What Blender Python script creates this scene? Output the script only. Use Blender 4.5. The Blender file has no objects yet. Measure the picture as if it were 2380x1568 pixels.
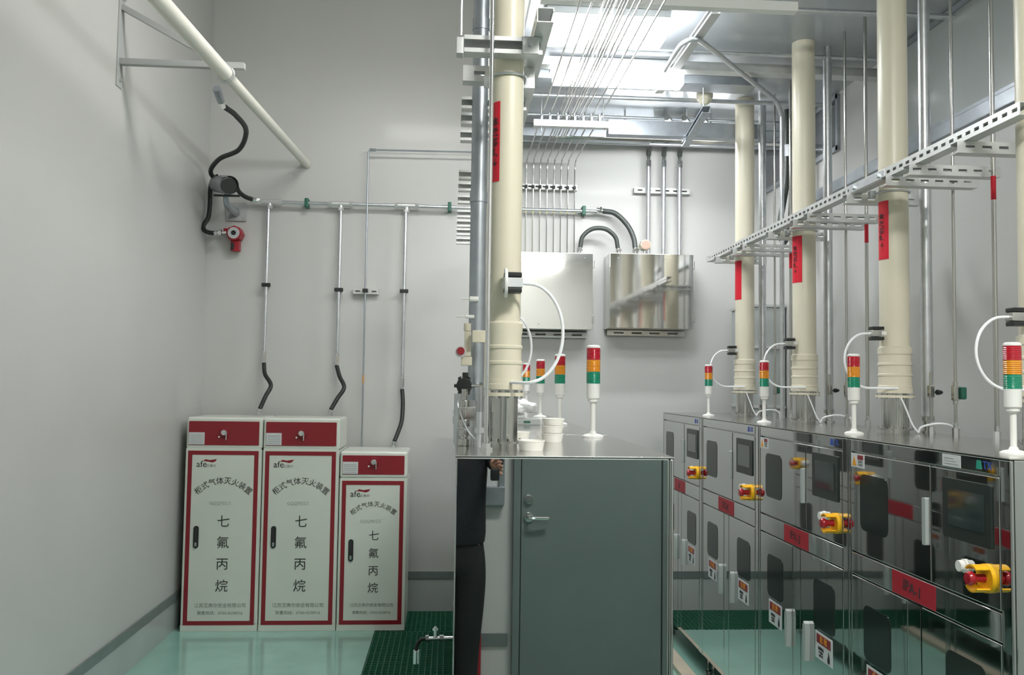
import bpy, bmesh, math, random
from mathutils import Matrix, Vector, Euler
random.seed(7)
C = bpy.context.scene.collection
R = math.radians
PI = math.pi

# ------------------------------------------------------------------ camera
W_PX, H_PX, F_PX = 2380.0, 1568.0, 2054.0
CAM = Vector((0.0, 0.0, 1.70))
_ax, _ay, _r = -143.0, 106.7, .01375
YV = Vector((_ax, _ay, F_PX)).normalized()
UV = Vector((math.sin(_r), -math.cos(_r), -(_ax*math.sin(_r)-_ay*math.cos(_r))/F_PX)).normalized()
XV = YV.cross(UV)
cam_d = bpy.data.cameras.new('camera'); cam = bpy.data.objects.new('camera', cam_d); C.objects.link(cam)
cam_d.sensor_width = 36.0; cam_d.lens = F_PX/W_PX*36.0
cam_d.clip_start = .02; cam_d.clip_end = 60
right = Vector((XV[0], YV[0], UV[0])); down = Vector((XV[1], YV[1], UV[1])); fwd = Vector((XV[2], YV[2], UV[2]))
m3 = Matrix((right, -down, -fwd)).transposed()
cam.matrix_world = Matrix.Translation(CAM) @ m3.to_4x4()
bpy.context.scene.camera = cam

# ------------------------------------------------------------------ view and light
sc = bpy.context.scene
sc.view_settings.view_transform = 'Standard'
sc.view_settings.look = 'None'
sc.view_settings.gamma = 1.0
sc.view_settings.use_curve_mapping = False
sc.view_settings.exposure = 0.0
wd = bpy.data.worlds.new('world'); sc.world = wd; wd.use_nodes = True
wd.node_tree.nodes['Background'].inputs[0].default_value = (.8, .9, 1, 1)
wd.node_tree.nodes['Background'].inputs[1].default_value = 0.02
LAMP_MAIN = 48.0      # emission of the visible ceiling lamp
LAMP_BACK = 38.0      # lamp tucked between the trays close to the back wall
WALL_FILL = 90.0      # added lamp, unseen behind the dark tray, to brighten the back wall
LAMP_NEAR = 98.0      # ceiling lamp over the aisle behind the camera
LAMP_HIGH = 34.0      # lamp on the tall ceiling over the left bay

# ------------------------------------------------------------------ helpers
MATS = {}
def mat(name, col, rough=.5, metal=0.0, coat=0.0, bump=0.0, bscale=40, var=0.0, vscale=6, emit=None, estr=0, trans=0, ior=1.45, spec=.5, stretch=None, alpha=1):
    m = bpy.data.materials.new(name); m.use_nodes = True
    nt = m.node_tree; b = nt.nodes['Principled BSDF']
    c = (col[0], col[1], col[2], 1)
    b.inputs['Base Color'].default_value = c
    b.inputs['Roughness'].default_value = rough
    b.inputs['Metallic'].default_value = metal
    b.inputs['Coat Weight'].default_value = coat
    b.inputs['Coat Roughness'].default_value = .08
    b.inputs['IOR'].default_value = ior
    b.inputs['Specular IOR Level'].default_value = spec
    b.inputs['Transmission Weight'].default_value = trans
    b.inputs['Alpha'].default_value = alpha
    if emit: b.inputs['Emission Color'].default_value = (*emit, 1); b.inputs['Emission Strength'].default_value = estr
    if bump or var:
        tc = nt.nodes.new('ShaderNodeTexCoord'); mp = nt.nodes.new('ShaderNodeMapping')
        nt.links.new(tc.outputs['Object'], mp.inputs['Vector'])
        if stretch: mp.inputs['Scale'].default_value = stretch
    if var:
        n = nt.nodes.new('ShaderNodeTexNoise'); n.inputs['Scale'].default_value = vscale; n.inputs['Detail'].default_value = 5
        nt.links.new(mp.outputs[0], n.inputs['Vector'])
        r = nt.nodes.new('ShaderNodeValToRGB')
        r.color_ramp.elements[0].position = .3; r.color_ramp.elements[1].position = .7
        r.color_ramp.elements[0].color = tuple(max(0, v*(1-var)) for v in col)+(1,)
        r.color_ramp.elements[1].color = tuple(min(1, v*(1+var)) for v in col)+(1,)
        nt.links.new(n.outputs['Fac'], r.inputs[0]); nt.links.new(r.outputs[0], b.inputs['Base Color'])
    if bump:
        n2 = nt.nodes.new('ShaderNodeTexNoise'); n2.inputs['Scale'].default_value = bscale; n2.inputs['Detail'].default_value = 3
        nt.links.new(mp.outputs[0], n2.inputs['Vector'])
        bp = nt.nodes.new('ShaderNodeBump'); bp.inputs['Strength'].default_value = bump; bp.inputs['Distance'].default_value = .01
        nt.links.new(n2.outputs['Fac'], bp.inputs['Height']); nt.links.new(bp.outputs[0], b.inputs['Normal'])
    MATS[name] = m
    return m

WALL   = mat('wall_paint', (.54, .54, .522), .38, coat=.06, var=.03, vscale=.8, bump=.04, bscale=2.5)
CEILM  = mat('ceiling_panel', (.42, .44, .46), .22, coat=.3, var=.04, vscale=1)
TRIMM  = mat('trim_grey_green', (.16, .19, .185), .35, var=.1, vscale=8)
COVE   = mat('cove_grey', (.42, .45, .44), .25, coat=.3, var=.06, vscale=2)
EPOXY  = mat('turquoise_epoxy', (.28, .50, .43), .16, coat=.4, var=.16, vscale=1.6, bump=.05, bscale=8)
GRATE  = mat('green_grating', (.018, .125, .07), .4, var=.15, vscale=20)
PIT    = mat('drain_pit_dark', (.01, .04, .028), .5)
MIRROR = mat('polished_stainless', (.60, .61, .60), .035, metal=1, bump=.035, bscale=2.2, stretch=(1, 1, .5))
MIRROR_END = mat('polished_stainless_end', (.60, .62, .61), .012, metal=1, bump=.004, bscale=1.5)
MIRROR_WAVY = mat('wavy_polished_stainless', (.66, .66, .64), .06, metal=1, bump=.16, bscale=2.5, stretch=(1, 1, .4))
SATIN  = mat('satin_stainless', (.56, .555, .53), .16, metal=1, bump=.01, bscale=30)
BRUSH  = mat('brushed_side_panel', (.52, .53, .52), .3, metal=1, bump=.05, bscale=60, stretch=(1, 1, .05))
GALV   = mat('galvanised_steel', (.62, .64, .66), .32, metal=.85, var=.08, vscale=25)
DGALV  = mat('galvanised_grey', (.36, .39, .42), .38, metal=.7, var=.1, vscale=15)
STRUT  = mat('strut_channel', (.62, .63, .62), .38, metal=.55, var=.05, vscale=20)
CHROME = mat('chrome', (.8, .8, .8), .1, metal=1)
CREAM  = mat('cream_pvc', (.66, .62, .49), .35, var=.03, vscale=3)
IVORY  = mat('ivory_pipe', (.72, .71, .63), .35)
WHITEP = mat('white_plastic', (.78, .78, .75), .4)
WHITEM = mat('white_enamel', (.68, .71, .64), .3, coat=.3)
WHITEB = mat('white_bracket', (.42, .43, .42), .45)
RED    = mat('red_paint', (.25, .013, .022), .35, coat=.2)
REDST  = mat('red_sticker', (.62, .012, .03), .5)
REDLB  = mat('red_label_stock', (.38, .012, .026), .5)
REDAL  = mat('red_alarm', (.33, .015, .025), .4)
REDBTN = mat('red_button', (.35, .01, .02), .25, coat=.4)
BLACKT = mat('black_print', (.03, .03, .03), .6)
GREYT  = mat('grey_print', (.22, .24, .22), .7)
PALET  = mat('faint_print', (.36, .38, .35), .7)
RUBBER = mat('black_rubber', (.018, .022, .020), .45, bump=.3, bscale=90)
DARKRB = mat('dark_conduit', (.055, .065, .06), .4, bump=.2, bscale=120)
BLACKP = mat('black_plastic', (.02, .022, .022), .35)
BEZEL  = mat('hmi_bezel', (.022, .03, .028), .35)
SCREEN = mat('hmi_screen', (.03, .045, .045), .06, coat=.5)
YELLOW = mat('yellow_guard', (.85, .45, .01), .4)
AMBERL = mat('amber_lens', (.72, .27, .015), .2, coat=.6, spec=.6)
REDL   = mat('red_lens', (.45, .01, .025), .2, coat=.6)
GREENL = mat('green_lens', (.01, .24, .14), .2, coat=.6)
GLASSD = mat('dark_glass', (.018, .026, .024), .10, spec=.35)
GLASSW = mat('window_glass_dark', (.09, .10, .11), .08, coat=.5)
GREENC = mat('green_clamp', (.02, .12, .08), .45)
BLUEL  = mat('logo_blue', (.02, .07, .35), .5)
GREENLG= mat('logo_green', (.02, .30, .22), .5)
ORANGE = mat('warning_orange', (.75, .33, .02), .5)
HANDLE = mat('handle_grey', (.40, .43, .42), .35, coat=.2)
PAPER  = mat('paper_white', (.62, .63, .64), .5)
BEIGE  = mat('beige_board', (.52, .46, .36), .45, var=.1, vscale=4)
DOORM  = mat('door_grey_green', (.15, .185, .18), .35, var=.06, vscale=2)
TUBEW  = mat('white_tube', (.82, .84, .86), .25, coat=.4)
FOAM   = mat('white_foam', (.85, .84, .78), .5)
BAGM   = mat('crumpled_bag', (.72, .74, .74), .3, coat=.4, bump=.6, bscale=25)
SKIN   = mat('skin', (.50, .27, .19), .5)
CLOTH  = mat('black_cloth', (.012, .014, .017), .85, bump=.2, bscale=60)
JEANS  = mat('black_trouser_cloth', (.010, .012, .013), .8, bump=.2, bscale=50)
HAIR   = mat('black_hair', (.01, .009, .008), .5)
TAPE   = mat('orange_tape', (.6, .33, .15), .5)
YEL2   = mat('yellow_tape', (.72, .60, .15), .5)
LAMPM  = mat('lamp_diffuser', (1, 1, 1), .5, emit=(.93, .97, 1), estr=LAMP_MAIN)
LAMPB  = mat('lamp_diffuser_back', (1, 1, 1), .5, emit=(.97, .99, 1), estr=LAMP_BACK)
FILLW  = mat('wall_fill_diffuser', (1, 1, 1), .5, emit=(.97, .99, 1), estr=WALL_FILL)
LAMPN  = mat('lamp_diffuser_near', (1, 1, 1), .5, emit=(1, .99, .95), estr=LAMP_NEAR)
LAMPH  = mat('lamp_diffuser_high', (1, 1, 1), .5, emit=(1, .99, .96), estr=LAMP_HIGH)

class MB:
    def __init__(s): s.bm = bmesh.new()
    def _merge(s, b2, M=None):
        me = bpy.data.meshes.new('tmp'); b2.to_mesh(me); b2.free()
        if M is not None: me.transform(M)
        s.bm.from_mesh(me); bpy.data.meshes.remove(me)
    def box(s, x0, x1, y0, y1, z0, z1, bev=0.0, seg=2, M=None):
        b = bmesh.new(); bmesh.ops.create_cube(b, size=1)
        bmesh.ops.scale(b, vec=(abs(x1-x0), abs(y1-y0), abs(z1-z0)), verts=b.verts)
        bmesh.ops.translate(b, vec=((x0+x1)/2, (y0+y1)/2, (z0+z1)/2), verts=b.verts)
        if bev: bmesh.ops.bevel(b, geom=b.edges[:], offset=bev, segments=seg, affect='EDGES', profile=.5)
        s._merge(b, M); return s
    def cyl(s, p0, p1, r, r2=None, seg=20, bev=0.0, caps=True):
        p0 = Vector(p0); p1 = Vector(p1); d = p1-p0; L = d.length
        b = bmesh.new(); bmesh.ops.create_cone(b, cap_ends=caps, segments=seg, radius1=r, radius2=(r if r2 is None else r2), depth=L)
        if bev:
            ed = [e for e in b.edges if abs(e.verts[0].co.z-e.verts[1].co.z) < 1e-6]
            bmesh.ops.bevel(b, geom=ed, offset=bev, segments=2, affect='EDGES', profile=.5)
        q = Vector((0, 0, 1)).rotation_difference(d.normalized())
        s._merge(b, Matrix.Translation((p0+p1)/2) @ q.to_matrix().to_4x4()); return s
    def tube(s, pts, r, seg=10, smooth=True, step=8, rfun=None):
        pts = [Vector(p) for p in pts]
        if smooth and len(pts) > 2:
            P2 = [pts[0]*2-pts[1]]+pts+[pts[-1]*2-pts[-2]]; out = []
            for i in range(1, len(P2)-2):
                for k in range(step):
                    t = k/step; a, b_, c, d = P2[i-1], P2[i], P2[i+1], P2[i+2]
                    out.append(.5*((2*b_)+(c-a)*t+(2*a-5*b_+4*c-d)*t*t+(3*b_-a-3*c+d)*t**3))
            out.append(pts[-1]); pts = out
        b = bmesh.new(); rings = []; n = len(pts)
        t0 = (pts[1]-pts[0]).normalized()
        ref = Vector((0, 0, 1)) if abs(t0.z) < .9 else Vector((1, 0, 0))
        nrm = t0.cross(ref).normalized()
        for i, p in enumerate(pts):
            t = (pts[min(i+1, n-1)]-pts[max(i-1, 0)]).normalized()
            nrm = (nrm-t*nrm.dot(t)).normalized(); bn = t.cross(nrm)
            rr = rfun(i/(n-1)) if rfun else r
            rings.append([b.verts.new(p+(nrm*math.cos(2*PI*k/seg)+bn*math.sin(2*PI*k/seg))*rr) for k in range(seg)])
        for i in range(n-1):
            for k in range(seg): b.faces.new((rings[i][k], rings[i][(k+1)%seg], rings[i+1][(k+1)%seg], rings[i+1][k]))
        b.faces.new(rings[0][::-1]); b.faces.new(rings[-1])
        s._merge(b); return s
    def lathe(s, prof, org, axis=(0, 0, 1), seg=28):
        b = bmesh.new(); rings = []
        for (r, z) in prof:
            rings.append([b.verts.new((max(r, 1e-5)*math.cos(2*PI*k/seg), max(r, 1e-5)*math.sin(2*PI*k/seg), z)) for k in range(seg)])
        for i in range(len(rings)-1):
            for k in range(seg): b.faces.new((rings[i][k], rings[i][(k+1)%seg], rings[i+1][(k+1)%seg], rings[i+1][k]))
        b.faces.new(rings[0][::-1]); b.faces.new(rings[-1])
        q = Vector((0, 0, 1)).rotation_difference(Vector(axis).normalized())
        s._merge(b, Matrix.Translation(Vector(org)) @ q.to_matrix().to_4x4()); return s
    def prism(s, poly, d, M):            # poly in local xy, extruded d along local z
        b = bmesh.new()
        v0 = [b.verts.new((x, y, 0)) for x, y in poly]; v1 = [b.verts.new((x, y, d)) for x, y in poly]
        b.faces.new(v0[::-1]); b.faces.new(v1); n = len(poly)
        for i in range(n): b.faces.new((v0[i], v0[(i+1)%n], v1[(i+1)%n], v1[i]))
        s._merge(b, M); return s
    def text(s, txt, size, M, align='CENTER', depth=.0004):
        cu = bpy.data.curves.new('t', 'FONT'); cu.body = txt; cu.size = size; cu.align_x = align; cu.align_y = 'CENTER'; cu.extrude = depth
        cu.resolution_u = 2
        o = bpy.data.objects.new('t', cu); C.objects.link(o); bpy.context.view_layer.update()
        me = bpy.data.meshes.new_from_object(o.evaluated_get(bpy.context.evaluated_depsgraph_get()))
        me.transform(M); s.bm.from_mesh(me); bpy.data.meshes.remove(me); bpy.data.objects.remove(o); bpy.data.curves.remove(cu)
        return s
    def build(s, name, m, parent=None, world=False, ang=35):
        me = bpy.data.meshes.new(name)
        bmesh.ops.recalc_face_normals(s.bm, faces=s.bm.faces[:])
        s.bm.to_mesh(me); s.bm.free()
        me.materials.clear(); me.materials.append(m)
        for p in me.polygons: p.use_smooth = True; p.material_index = 0
        me.set_sharp_from_angle(angle=R(ang))
        o = bpy.data.objects.new(name, me); C.objects.link(o)
        wn = o.modifiers.new('weighted_normal', 'WEIGHTED_NORMAL'); wn.keep_sharp = True; wn.weight = 60
        if parent is not None:
            o.parent = parent
            if world: me.transform(wm(parent).inverted())
        else:
            vs = [v.co for v in me.vertices]
            c = Vector(((min(v.x for v in vs)+max(v.x for v in vs))/2, (min(v.y for v in vs)+max(v.y for v in vs))/2, min(v.z for v in vs)))
            me.transform(Matrix.Translation(-c)); o.location = c
        return o
def wm(o):
    M = Matrix.LocRotScale(o.location, o.rotation_euler, o.scale)
    return wm(o.parent) @ M if o.parent else M
def rbox(x0, x1, y0, y1, z0, z1, bev=0.0, **k): return MB().box(x0, x1, y0, y1, z0, z1, bev, **k)
def thing(name, label, cat, loc=(0, 0, 0), rz=0.0, group=None):
    o = bpy.data.objects.new(name, None); C.objects.link(o); o.empty_display_size = .1
    o.location = loc; o.rotation_euler = (0, 0, rz); tag(o, label, cat, group); return o
def tag(o, label, cat, group=None):
    o['label'] = label; o['category'] = cat
    if group: o['group'] = group
    return o
def struct(o): o['kind'] = 'structure'; return o
def copy_tree(o, parent=None):
    c = o.copy(); C.objects.link(c)
    if parent is not None: c.parent = parent
    for ch in list(o.children): copy_tree(ch, c)
    return c
def dup(o, loc, label, rz=None, group=None):
    c = copy_tree(o); c.location = loc; c['label'] = label
    if rz is not None: c.rotation_euler = (0, 0, rz)
    if group: c['group'] = group
    return c
def arc(cx, cy, r, a0, a1, n): return [(cx+r*math.cos(R(a0+(a1-a0)*i/n)), cy+r*math.sin(R(a0+(a1-a0)*i/n))) for i in range(n+1)]
def rrect(x0, x1, y0, y1, r, n=5):
    return arc(x1-r, y0+r, r, -90, 0, n)+arc(x1-r, y1-r, r, 0, 90, n)+arc(x0+r, y1-r, r, 90, 180, n)+arc(x0+r, y0+r, r, 180, 270, n)
# front-facing frame: local x -> x, local y -> z, local z -> -y (towards the viewer), at (x,y,z)
def FR(x, y, z): return Matrix(((1, 0, 0, x), (0, 0, -1, y), (0, 1, 0, z), (0, 0, 0, 1)))

# ------------------------------------------------------------------ room
XL, XR, YB, YF = -1.85, 2.42, 6.75, -.50
ZC, ZH, XB = 3.57, 4.80, .36
def plane_wall(name, m, x0, x1, y0, y1, z0, z1):
    return struct(rbox(x0, x1, y0, y1, z0, z1).build(name, m))
plane_wall('wall_left', WALL, XL-.1, XL, YF-.1, YB+.1, -.1, ZH+.1)
plane_wall('wall_back', WALL, XL, XR, YB, YB+.1, -.1, ZH+.1)
plane_wall('wall_right', WALL, XR, XR+.1, YF-.1, YB+.1, -.1, ZH+.1)
plane_wall('wall_front', WALL, XL, XR, YF-.1, YF, -.1, ZH+.1)
plane_wall('wall_bulkhead', WALL, XB, XB+.06, YF, YB, ZC+.05, ZH)
b = MB().box(XB, XR, YF, YB, ZC, ZC+.05)
struct(b.build('ceiling', CEILM))
plane_wall('ceiling_high', WALL, XL, XB+.06, YF, YB, ZH, ZH+.06)
# floor around the grated drain
GX0, GX1, GY = -.49, .10, 6.19
fl = MB().box(XL, GX0, YF, YB, -.1, 0).box(GX1, XR, YF, GY, -.1, 0)
fl.box(GX0, GX1, YF, .6, -.1, 0)
struct(fl.build('floor', EPOXY))
struct(MB().box(GX0, GX1, .6, YB, -.16, -.1).box(GX1, XR, GY, YB, -.16, -.1).build('floor_drain_pit', PIT))
# baseboard channels
struct(MB().box(XL, XL+.012, YF, YB, .195, .255, .003).build('baseboard_left', TRIMM))
struct(MB().box(XL, XL+.006, YF, YB, 0, .195).build('trim_1', COVE))
struct(MB().box(XL+.013, XR, YB-.012, YB, .235, .29, .003).build('baseboard_back', TRIMM))
struct(MB().box(XL+.013, XR, YB-.006, YB, -.1, .235).build('trim_2', COVE))
bf = MB().box(XL+.013, .34, YF, YF+.012, .25, .32, .003).box(1.27, XR, YF, YF+.012, .25, .32, .003)
struct(bf.build('baseboard_front', TRIMM))
struct(MB().box(XR-.012, XR, YF, YB-.02, .235, .29, .003).build('baseboard_right', TRIMM))
# joints between the ceiling panels
cj = MB()
for y in (1.4, 2.6, 3.8, 5.0, 6.2): cj.box(XB+.02, XR-.01, y, y+.025, ZC-.004, ZC-.0005)
struct(cj.build('trim_3', TRIMM))
# right wall: long dark ledge and glazed openings
struct(MB().box(XR-.05, XR, 2.6, 6.0, 2.93, 3.0, .006).build('trim_4', DGALV))
def window(name, y0, y1, z0, z1):
    w = struct(MB().box(XR-.02, XR, y0, y1, z0, z0+.03).box(XR-.02, XR, y0, y1, z1-.03, z1).box(XR-.02, XR, y0, y0+.03, z0, z1).box(XR-.02, XR, y1-.03, y1, z0, z1).build(name, DGALV))
    pn = MB().box(XR-.008, XR-.002, y0+.03, y1-.03, z0+.03, z1-.03).build('pane', GLASSW, w, world=True)
    return w
window('window_1', 5.33, 6.73, 3.20, 3.56)
w2 = window('window_2', 2.9, 4.71, 3.0, 3.56); list(w2.children)[0].data.materials[0] = COVE

# front wall: door and window seen in the polished end of the machines
dr = struct(MB().box(.36, .40, YF, YF+.05, 0, 2.12, .004).box(1.205, 1.245, YF, YF+.05, 0, 2.12, .004).box(.36, 1.245, YF, YF+.05, 2.08, 2.12, .004).build('door_1', DOORM))
MB().box(.405, 1.20, YF+.005, YF+.04, .01, 2.075, .003).build('door_leaf', DOORM, dr, world=True)
MB().cyl((.445, YF+.04, 1.065), (.445, YF+.055, 1.065), .026, bev=.004).cyl((.445, YF+.055, 1.065), (.445, YF+.062, 1.065), .012).build('door_lock', CHROME, dr, world=True)
MB().cyl((.445, YF+.04, .965), (.445, YF+.05, .965), .027, bev=.004).cyl((.445, YF+.05, .965), (.445, YF+.085, .965), .010).tube([(.445, YF+.085, .965), (.47, YF+.09, .965), (.555, YF+.085, .962)], .009).build('door_handle', CHROME, dr, world=True)
w3 = struct(MB().box(-.9, .31, YF, YF+.05, 1.03, 1.13, .004).box(-.9, -.86, YF, YF+.03, 1.13, 2.1).box(.28, .31, YF, YF+.03, 1.13, 2.1).box(-.9, .31, YF, YF+.03, 2.06, 2.1).build('window_3', DGALV))
MB().box(-.86, .28, YF+.005, YF+.012, 1.13, 2.06).build('pane', PAPER, w3, world=True)

# ------------------------------------------------------------------ floor gratings
def grating(x0, x1, y0, y1, label, lip):
    b = MB(); s = .034; t = .007
    def bar(xa, xb, ya, yb): 
        b.box(xa, xb, ya, yb, -.03, -.002)
    n = int((x1-x0)/s); 
    for i in range(n+1): x = x0+(x1-x0)*i/n; bar(x-t/2, x+t/2, y0, y1)
    n = int((y1-y0)/s)
    for i in range(n+1): y = y0+(y1-y0)*i/n; bar(x0, x1, y-t/2, y+t/2)
    o = b.build('floor_grating', GRATE); tag(o, label, 'grating', 'green floor gratings'); return o
# supports down into the pit keep each panel at floor level
g1 = grating(GX0+.006, GX1-.006, .62, GY-.006, 'long green grating panel over the drain beside the polished machine end', True)
g2 = grating(GX0+.006, XR-.01, GY+.006, YB-.02, 'green grating panel across the drain under the back wall', True)
for g, (x0, x1, y0, y1) in ((g1, (GX0, GX1, .62, GY)), (g2, (GX0, XR, GY, YB-.01))):
    for xx in (x0+.01, x1-.03): MB().box(xx, xx+.02, y0+.01, y1-.01, -.1, -.031).build('support_rail', GRATE, g, world=True)

# ------------------------------------------------------------------ ceiling lamps
def ceiling_lamp(x, y, z, w, d, m, label, hang, deep=.06):
    t = thing('ceiling_lamp', label, 'lamp', (x, y, z), 0)
    MB().box(-w/2, w/2, -d/2, d/2, .02, .06, .006).build('housing', WHITEB, t)
    MB().box(-w/2+.015, w/2-.015, -d/2+.015, d/2-.015, -deep, .0199, .01).build('diffuser', m, t)
    for sx in (-1, 1): MB().cyl((sx*w*.35, 0, .06), (sx*w*.35, 0, hang-z), .006, seg=8).build('hanger_rod', GALV, t)
    return t
ceiling_lamp(.75, 4.33, 3.505, .62, .20, LAMPM, 'glaring white ceiling lamp hanging over the back of the aisle', ZC, .075)
ceiling_lamp(.93, 4.95, 3.485, .78, .14, LAMPB, 'second white ceiling lamp just behind the glaring one, between the trays', ZC, .06)
ceiling_lamp(1.45, 5.86, 3.415, .85, .10, FILLW, 'added slim white lamp hidden behind the dark tray to brighten the back wall', ZC, .025)  # extra emitter out of view, put in to lift the back wall
ceiling_lamp(1.05, .9, 3.46, .8, .30, LAMPN, 'white ceiling lamp over the near aisle, seen only as a reflection', ZC)
ceiling_lamp(-.15, 4.4, 4.30, 1.1, .35, LAMPH, 'white lamp on the tall ceiling of the left bay, above the picture', ZH)

# ------------------------------------------------------------------ stainless equipment cabinets
CW, CD, TOP = .965, .558, 1.515
def equip_cabinet(x, y, rz, label, text=None, warn=False, patch=False, group=None, lod=0):
    """local x runs left to right across the front, local y into the cabinet"""
    t = thing('equipment_cabinet', label, 'cabinet', (x, y, 0), rz, group)
    b = MB().box(0, CW, .012, CD, .13, TOP, .004)
    b.build('body', MIRROR_END, t)
    fr = MB().box(0, .018, 0, .0118, .13, TOP-.001, .004, seg=3).box(CW-.045, CW, 0, .0118, .13, TOP-.001, .004, seg=3)
    fr.box(.019, CW-.046, 0, .0118, 1.468, TOP-.001, .004, seg=3)          # top band
    fr.box(.019, CW-.046, 0, .0118, 1.018, 1.098, .004, seg=3)             # middle band
    fr.box(.425, .503, 0, .0118, .135, 1.014, .0015)                  # centre post
    fr.build('front_frame', MIRROR, t)
    MB().box(-.001, CW+.001, -.002, CD+.002, TOP+.0002, TOP+.004, .0012).build('top_edge', SATIN, t)
    # upper door
    d = MB().box(.022, .566, 0, .0115, 1.103, 1.464, .004, seg=3).build('upper_door', MIRROR, t)
    MB().prism(rrect(.095, .297, 1.19, 1.392, .03), .0015, FR(0, 0, 0)).build('window', GLASSD, d)
    MB().prism(rrect(.536, .556, 1.215, 1.362, .004), .011, FR(0, 0, 0)).build('handle', HANDLE, d)
    # control panel
    c = MB().box(.572, CW-.049, 0, .0115, 1.103, 1.464, .004, seg=3).build('control_panel', MIRROR, t)
    h = MB().prism(rrect(.645, .885, 1.262, 1.438, .006), .005, FR(0, 0, 0)).build('touch_panel', BEZEL, c)
    MB().prism(rrect(.675, .855, 1.300, 1.408, .003), .0015, FR(0, -.005, 0)).build('screen', SCREEN, h)
    MB().cyl((.752, 0, 1.192), (.752, -.006, 1.192), .020, seg=24).cyl((.752, -.006, 1.192), (.752, -.022, 1.192), .0165, seg=24, bev=.002).build('push_button', WHITEP, c)
    e = MB()
    for a0, a1 in ((48, 140), (222, 318)):
        p = arc(0, 0, .038, a0, a1, 12)+arc(0, 0, .033, a1, a0, 12)
        e.prism(p, .05, FR(.862, 0, 1.18))
    e.cyl((.862, 0, 1.18), (.862, -.012, 1.18), .040, seg=28)
    g = e.build('emergency_stop_guard', YELLOW, c); g['label'] = 'yellow guard ring'
    MB().cyl((.862, -.012, 1.18), (.862, -.043, 1.18), .012, seg=20).lathe([(.001, 0), (.016, 0), (.020, .006), (.020, .014), (.016, .020), (.001, .021)], (.862, -.042, 1.18), (0, -1, 0)).build('emergency_stop_button', REDBTN, g)
    # lower doors
    for (x0, x1, wx0, wx1, hx, sx) in ((.022, .421, .115, .31, .360, .135), (.507, CW-.049, .645, .845, .700, .662)):
        d = MB().box(x0, x1, 0, .0115, .135, 1.014, .004, seg=3).build('lower_door', MIRROR, t)
        MB().prism(rrect(wx0, wx1, .735, .928, .03), .0015, FR(0, 0, 0)).build('window', GLASSD, d)
        hx2 = hx+.03 if hx < .5 else hx-.11
        MB().prism([(hx2-.008, .575), (hx2+.008, .575), (hx2+.013, .63), (hx2+.016, .70), (hx2+.010, .727), (hx2-.004, .735), (hx2-.014, .72), (hx2-.016, .68), (hx2-.012, .62)], .02, FR(0, 0, 0)).build('handle', HANDLE, d)
        if lod < 2:
            s_ = MB().box(sx, sx+.16, -.0012, 0, .614, .720).build('warning_sticker', PAPER, d)
            MB().box(sx+.014, sx+.146, -.0022, -.0012, .677, .712).build('warning_header', RED, s_)
            p = MB().text('危 险', .030, FR(sx+.08, -.0026, .694)); p.build('header_text', ORANGE, s_)
            p = MB().text('易燃物品', .014, FR(sx+.055, -.0020, .657)).text('严禁烟火', .010, FR(sx+.055, -.0020, .642)).text('注意安全', .010, FR(sx+.055, -.0020, .630))
            p.prism([(.118, .622), (.132, .620), (.138, .632), (.134, .650), (.127, .668), (.121, .650), (.115, .634)], .0008, FR(sx, -.0012, 0))
            p.build('sticker_text', BLACKT, s_)
    for lx in (.05, CW-.05):
        for ly in (.06, CD-.06):
            MB().cyl((lx, ly, 0), (lx, ly, .02), .024, .020, seg=14).cyl((lx, ly, .02), (lx, ly, .1299), .009, seg=10).build('leg', SATIN, t)
    if text is not None:
        l = MB().box(.325, .592, -.0012, 0, 1.021, 1.096).build('red_label', REDLB, t); l['label'] = 'red handwritten label'
        if text:
            MB().text(text, .052, FR(.455, -.0018, 1.056) @ Matrix.Rotation(R(-5), 4, 'Z')).build('label_text', BLACKT, l)
        lg = MB().text('TX', .032, FR(.865, -.0008, 1.490)).build('maker_logo', BLUEL, t)
        MB().prism([(.812, 1.478), (.838, 1.478), (.834, 1.503), (.816, 1.503)], .001, FR(0, 0, 0)).build('logo_block', GREENLG if lod == 0 else BLUEL, lg)
    if warn:
        s_ = MB().box(.024, .128, -.0012, 0, 1.412, 1.463).build('hazard_sticker', PAPER, d if False else t)
        MB().prism([(.034, 1.418), (.068, 1.418), (.051, 1.452)], .0008, FR(0, -.0012, 0)).build('hazard_triangle', ORANGE, s_)
        MB().box(.078, .120, -.0022, -.0012, 1.442, 1.458).build('hazard_bar', RED, s_)
        MB().text('注意高温', .009, FR(.099, -.0020, 1.434)).text('当心烫伤', .009, FR(.099, -.0020, 1.423)).build('hazard_text', GREYT, s_)
    if patch:
        s_ = MB().box(.64, .735, -.0012, 0, 1.472, 1.508).build('pale_patch', PAPER, t)  # pale rectangle on the top band, crossed by thin grey lines
        pt = MB()
        for k in range(3): pt.box(.65, .725-.012*k, -.0018, -.0012, 1.480+.008*k, 1.482+.008*k)
        pt.build('patch_lines', PALET, s_)
    return t
XF = 1.50
for (yf, lab, txt, wrn, pap, lod) in (
    (3.251, 'polished stainless equipment cabinet marked IPA-1, nearest of the right row', 'IPA-1', True, True, 0),
    (4.222, 'polished stainless equipment cabinet marked IPA-2, second from the near end of the right row', 'IPA-2', True, False, 1),
    (5.193, 'stainless equipment cabinet with a faded red label, third in the right row', 'R2-K', False, False, 1),
    (6.164, 'stainless equipment cabinet at the far end of the right row, partly behind the free-standing machine', 'R', False, False, 1)):
    equip_cabinet(XF, yf, -PI/2, lab, txt, wrn, pap, 'stainless cabinets of the right row', lod)
XC = .575
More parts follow.
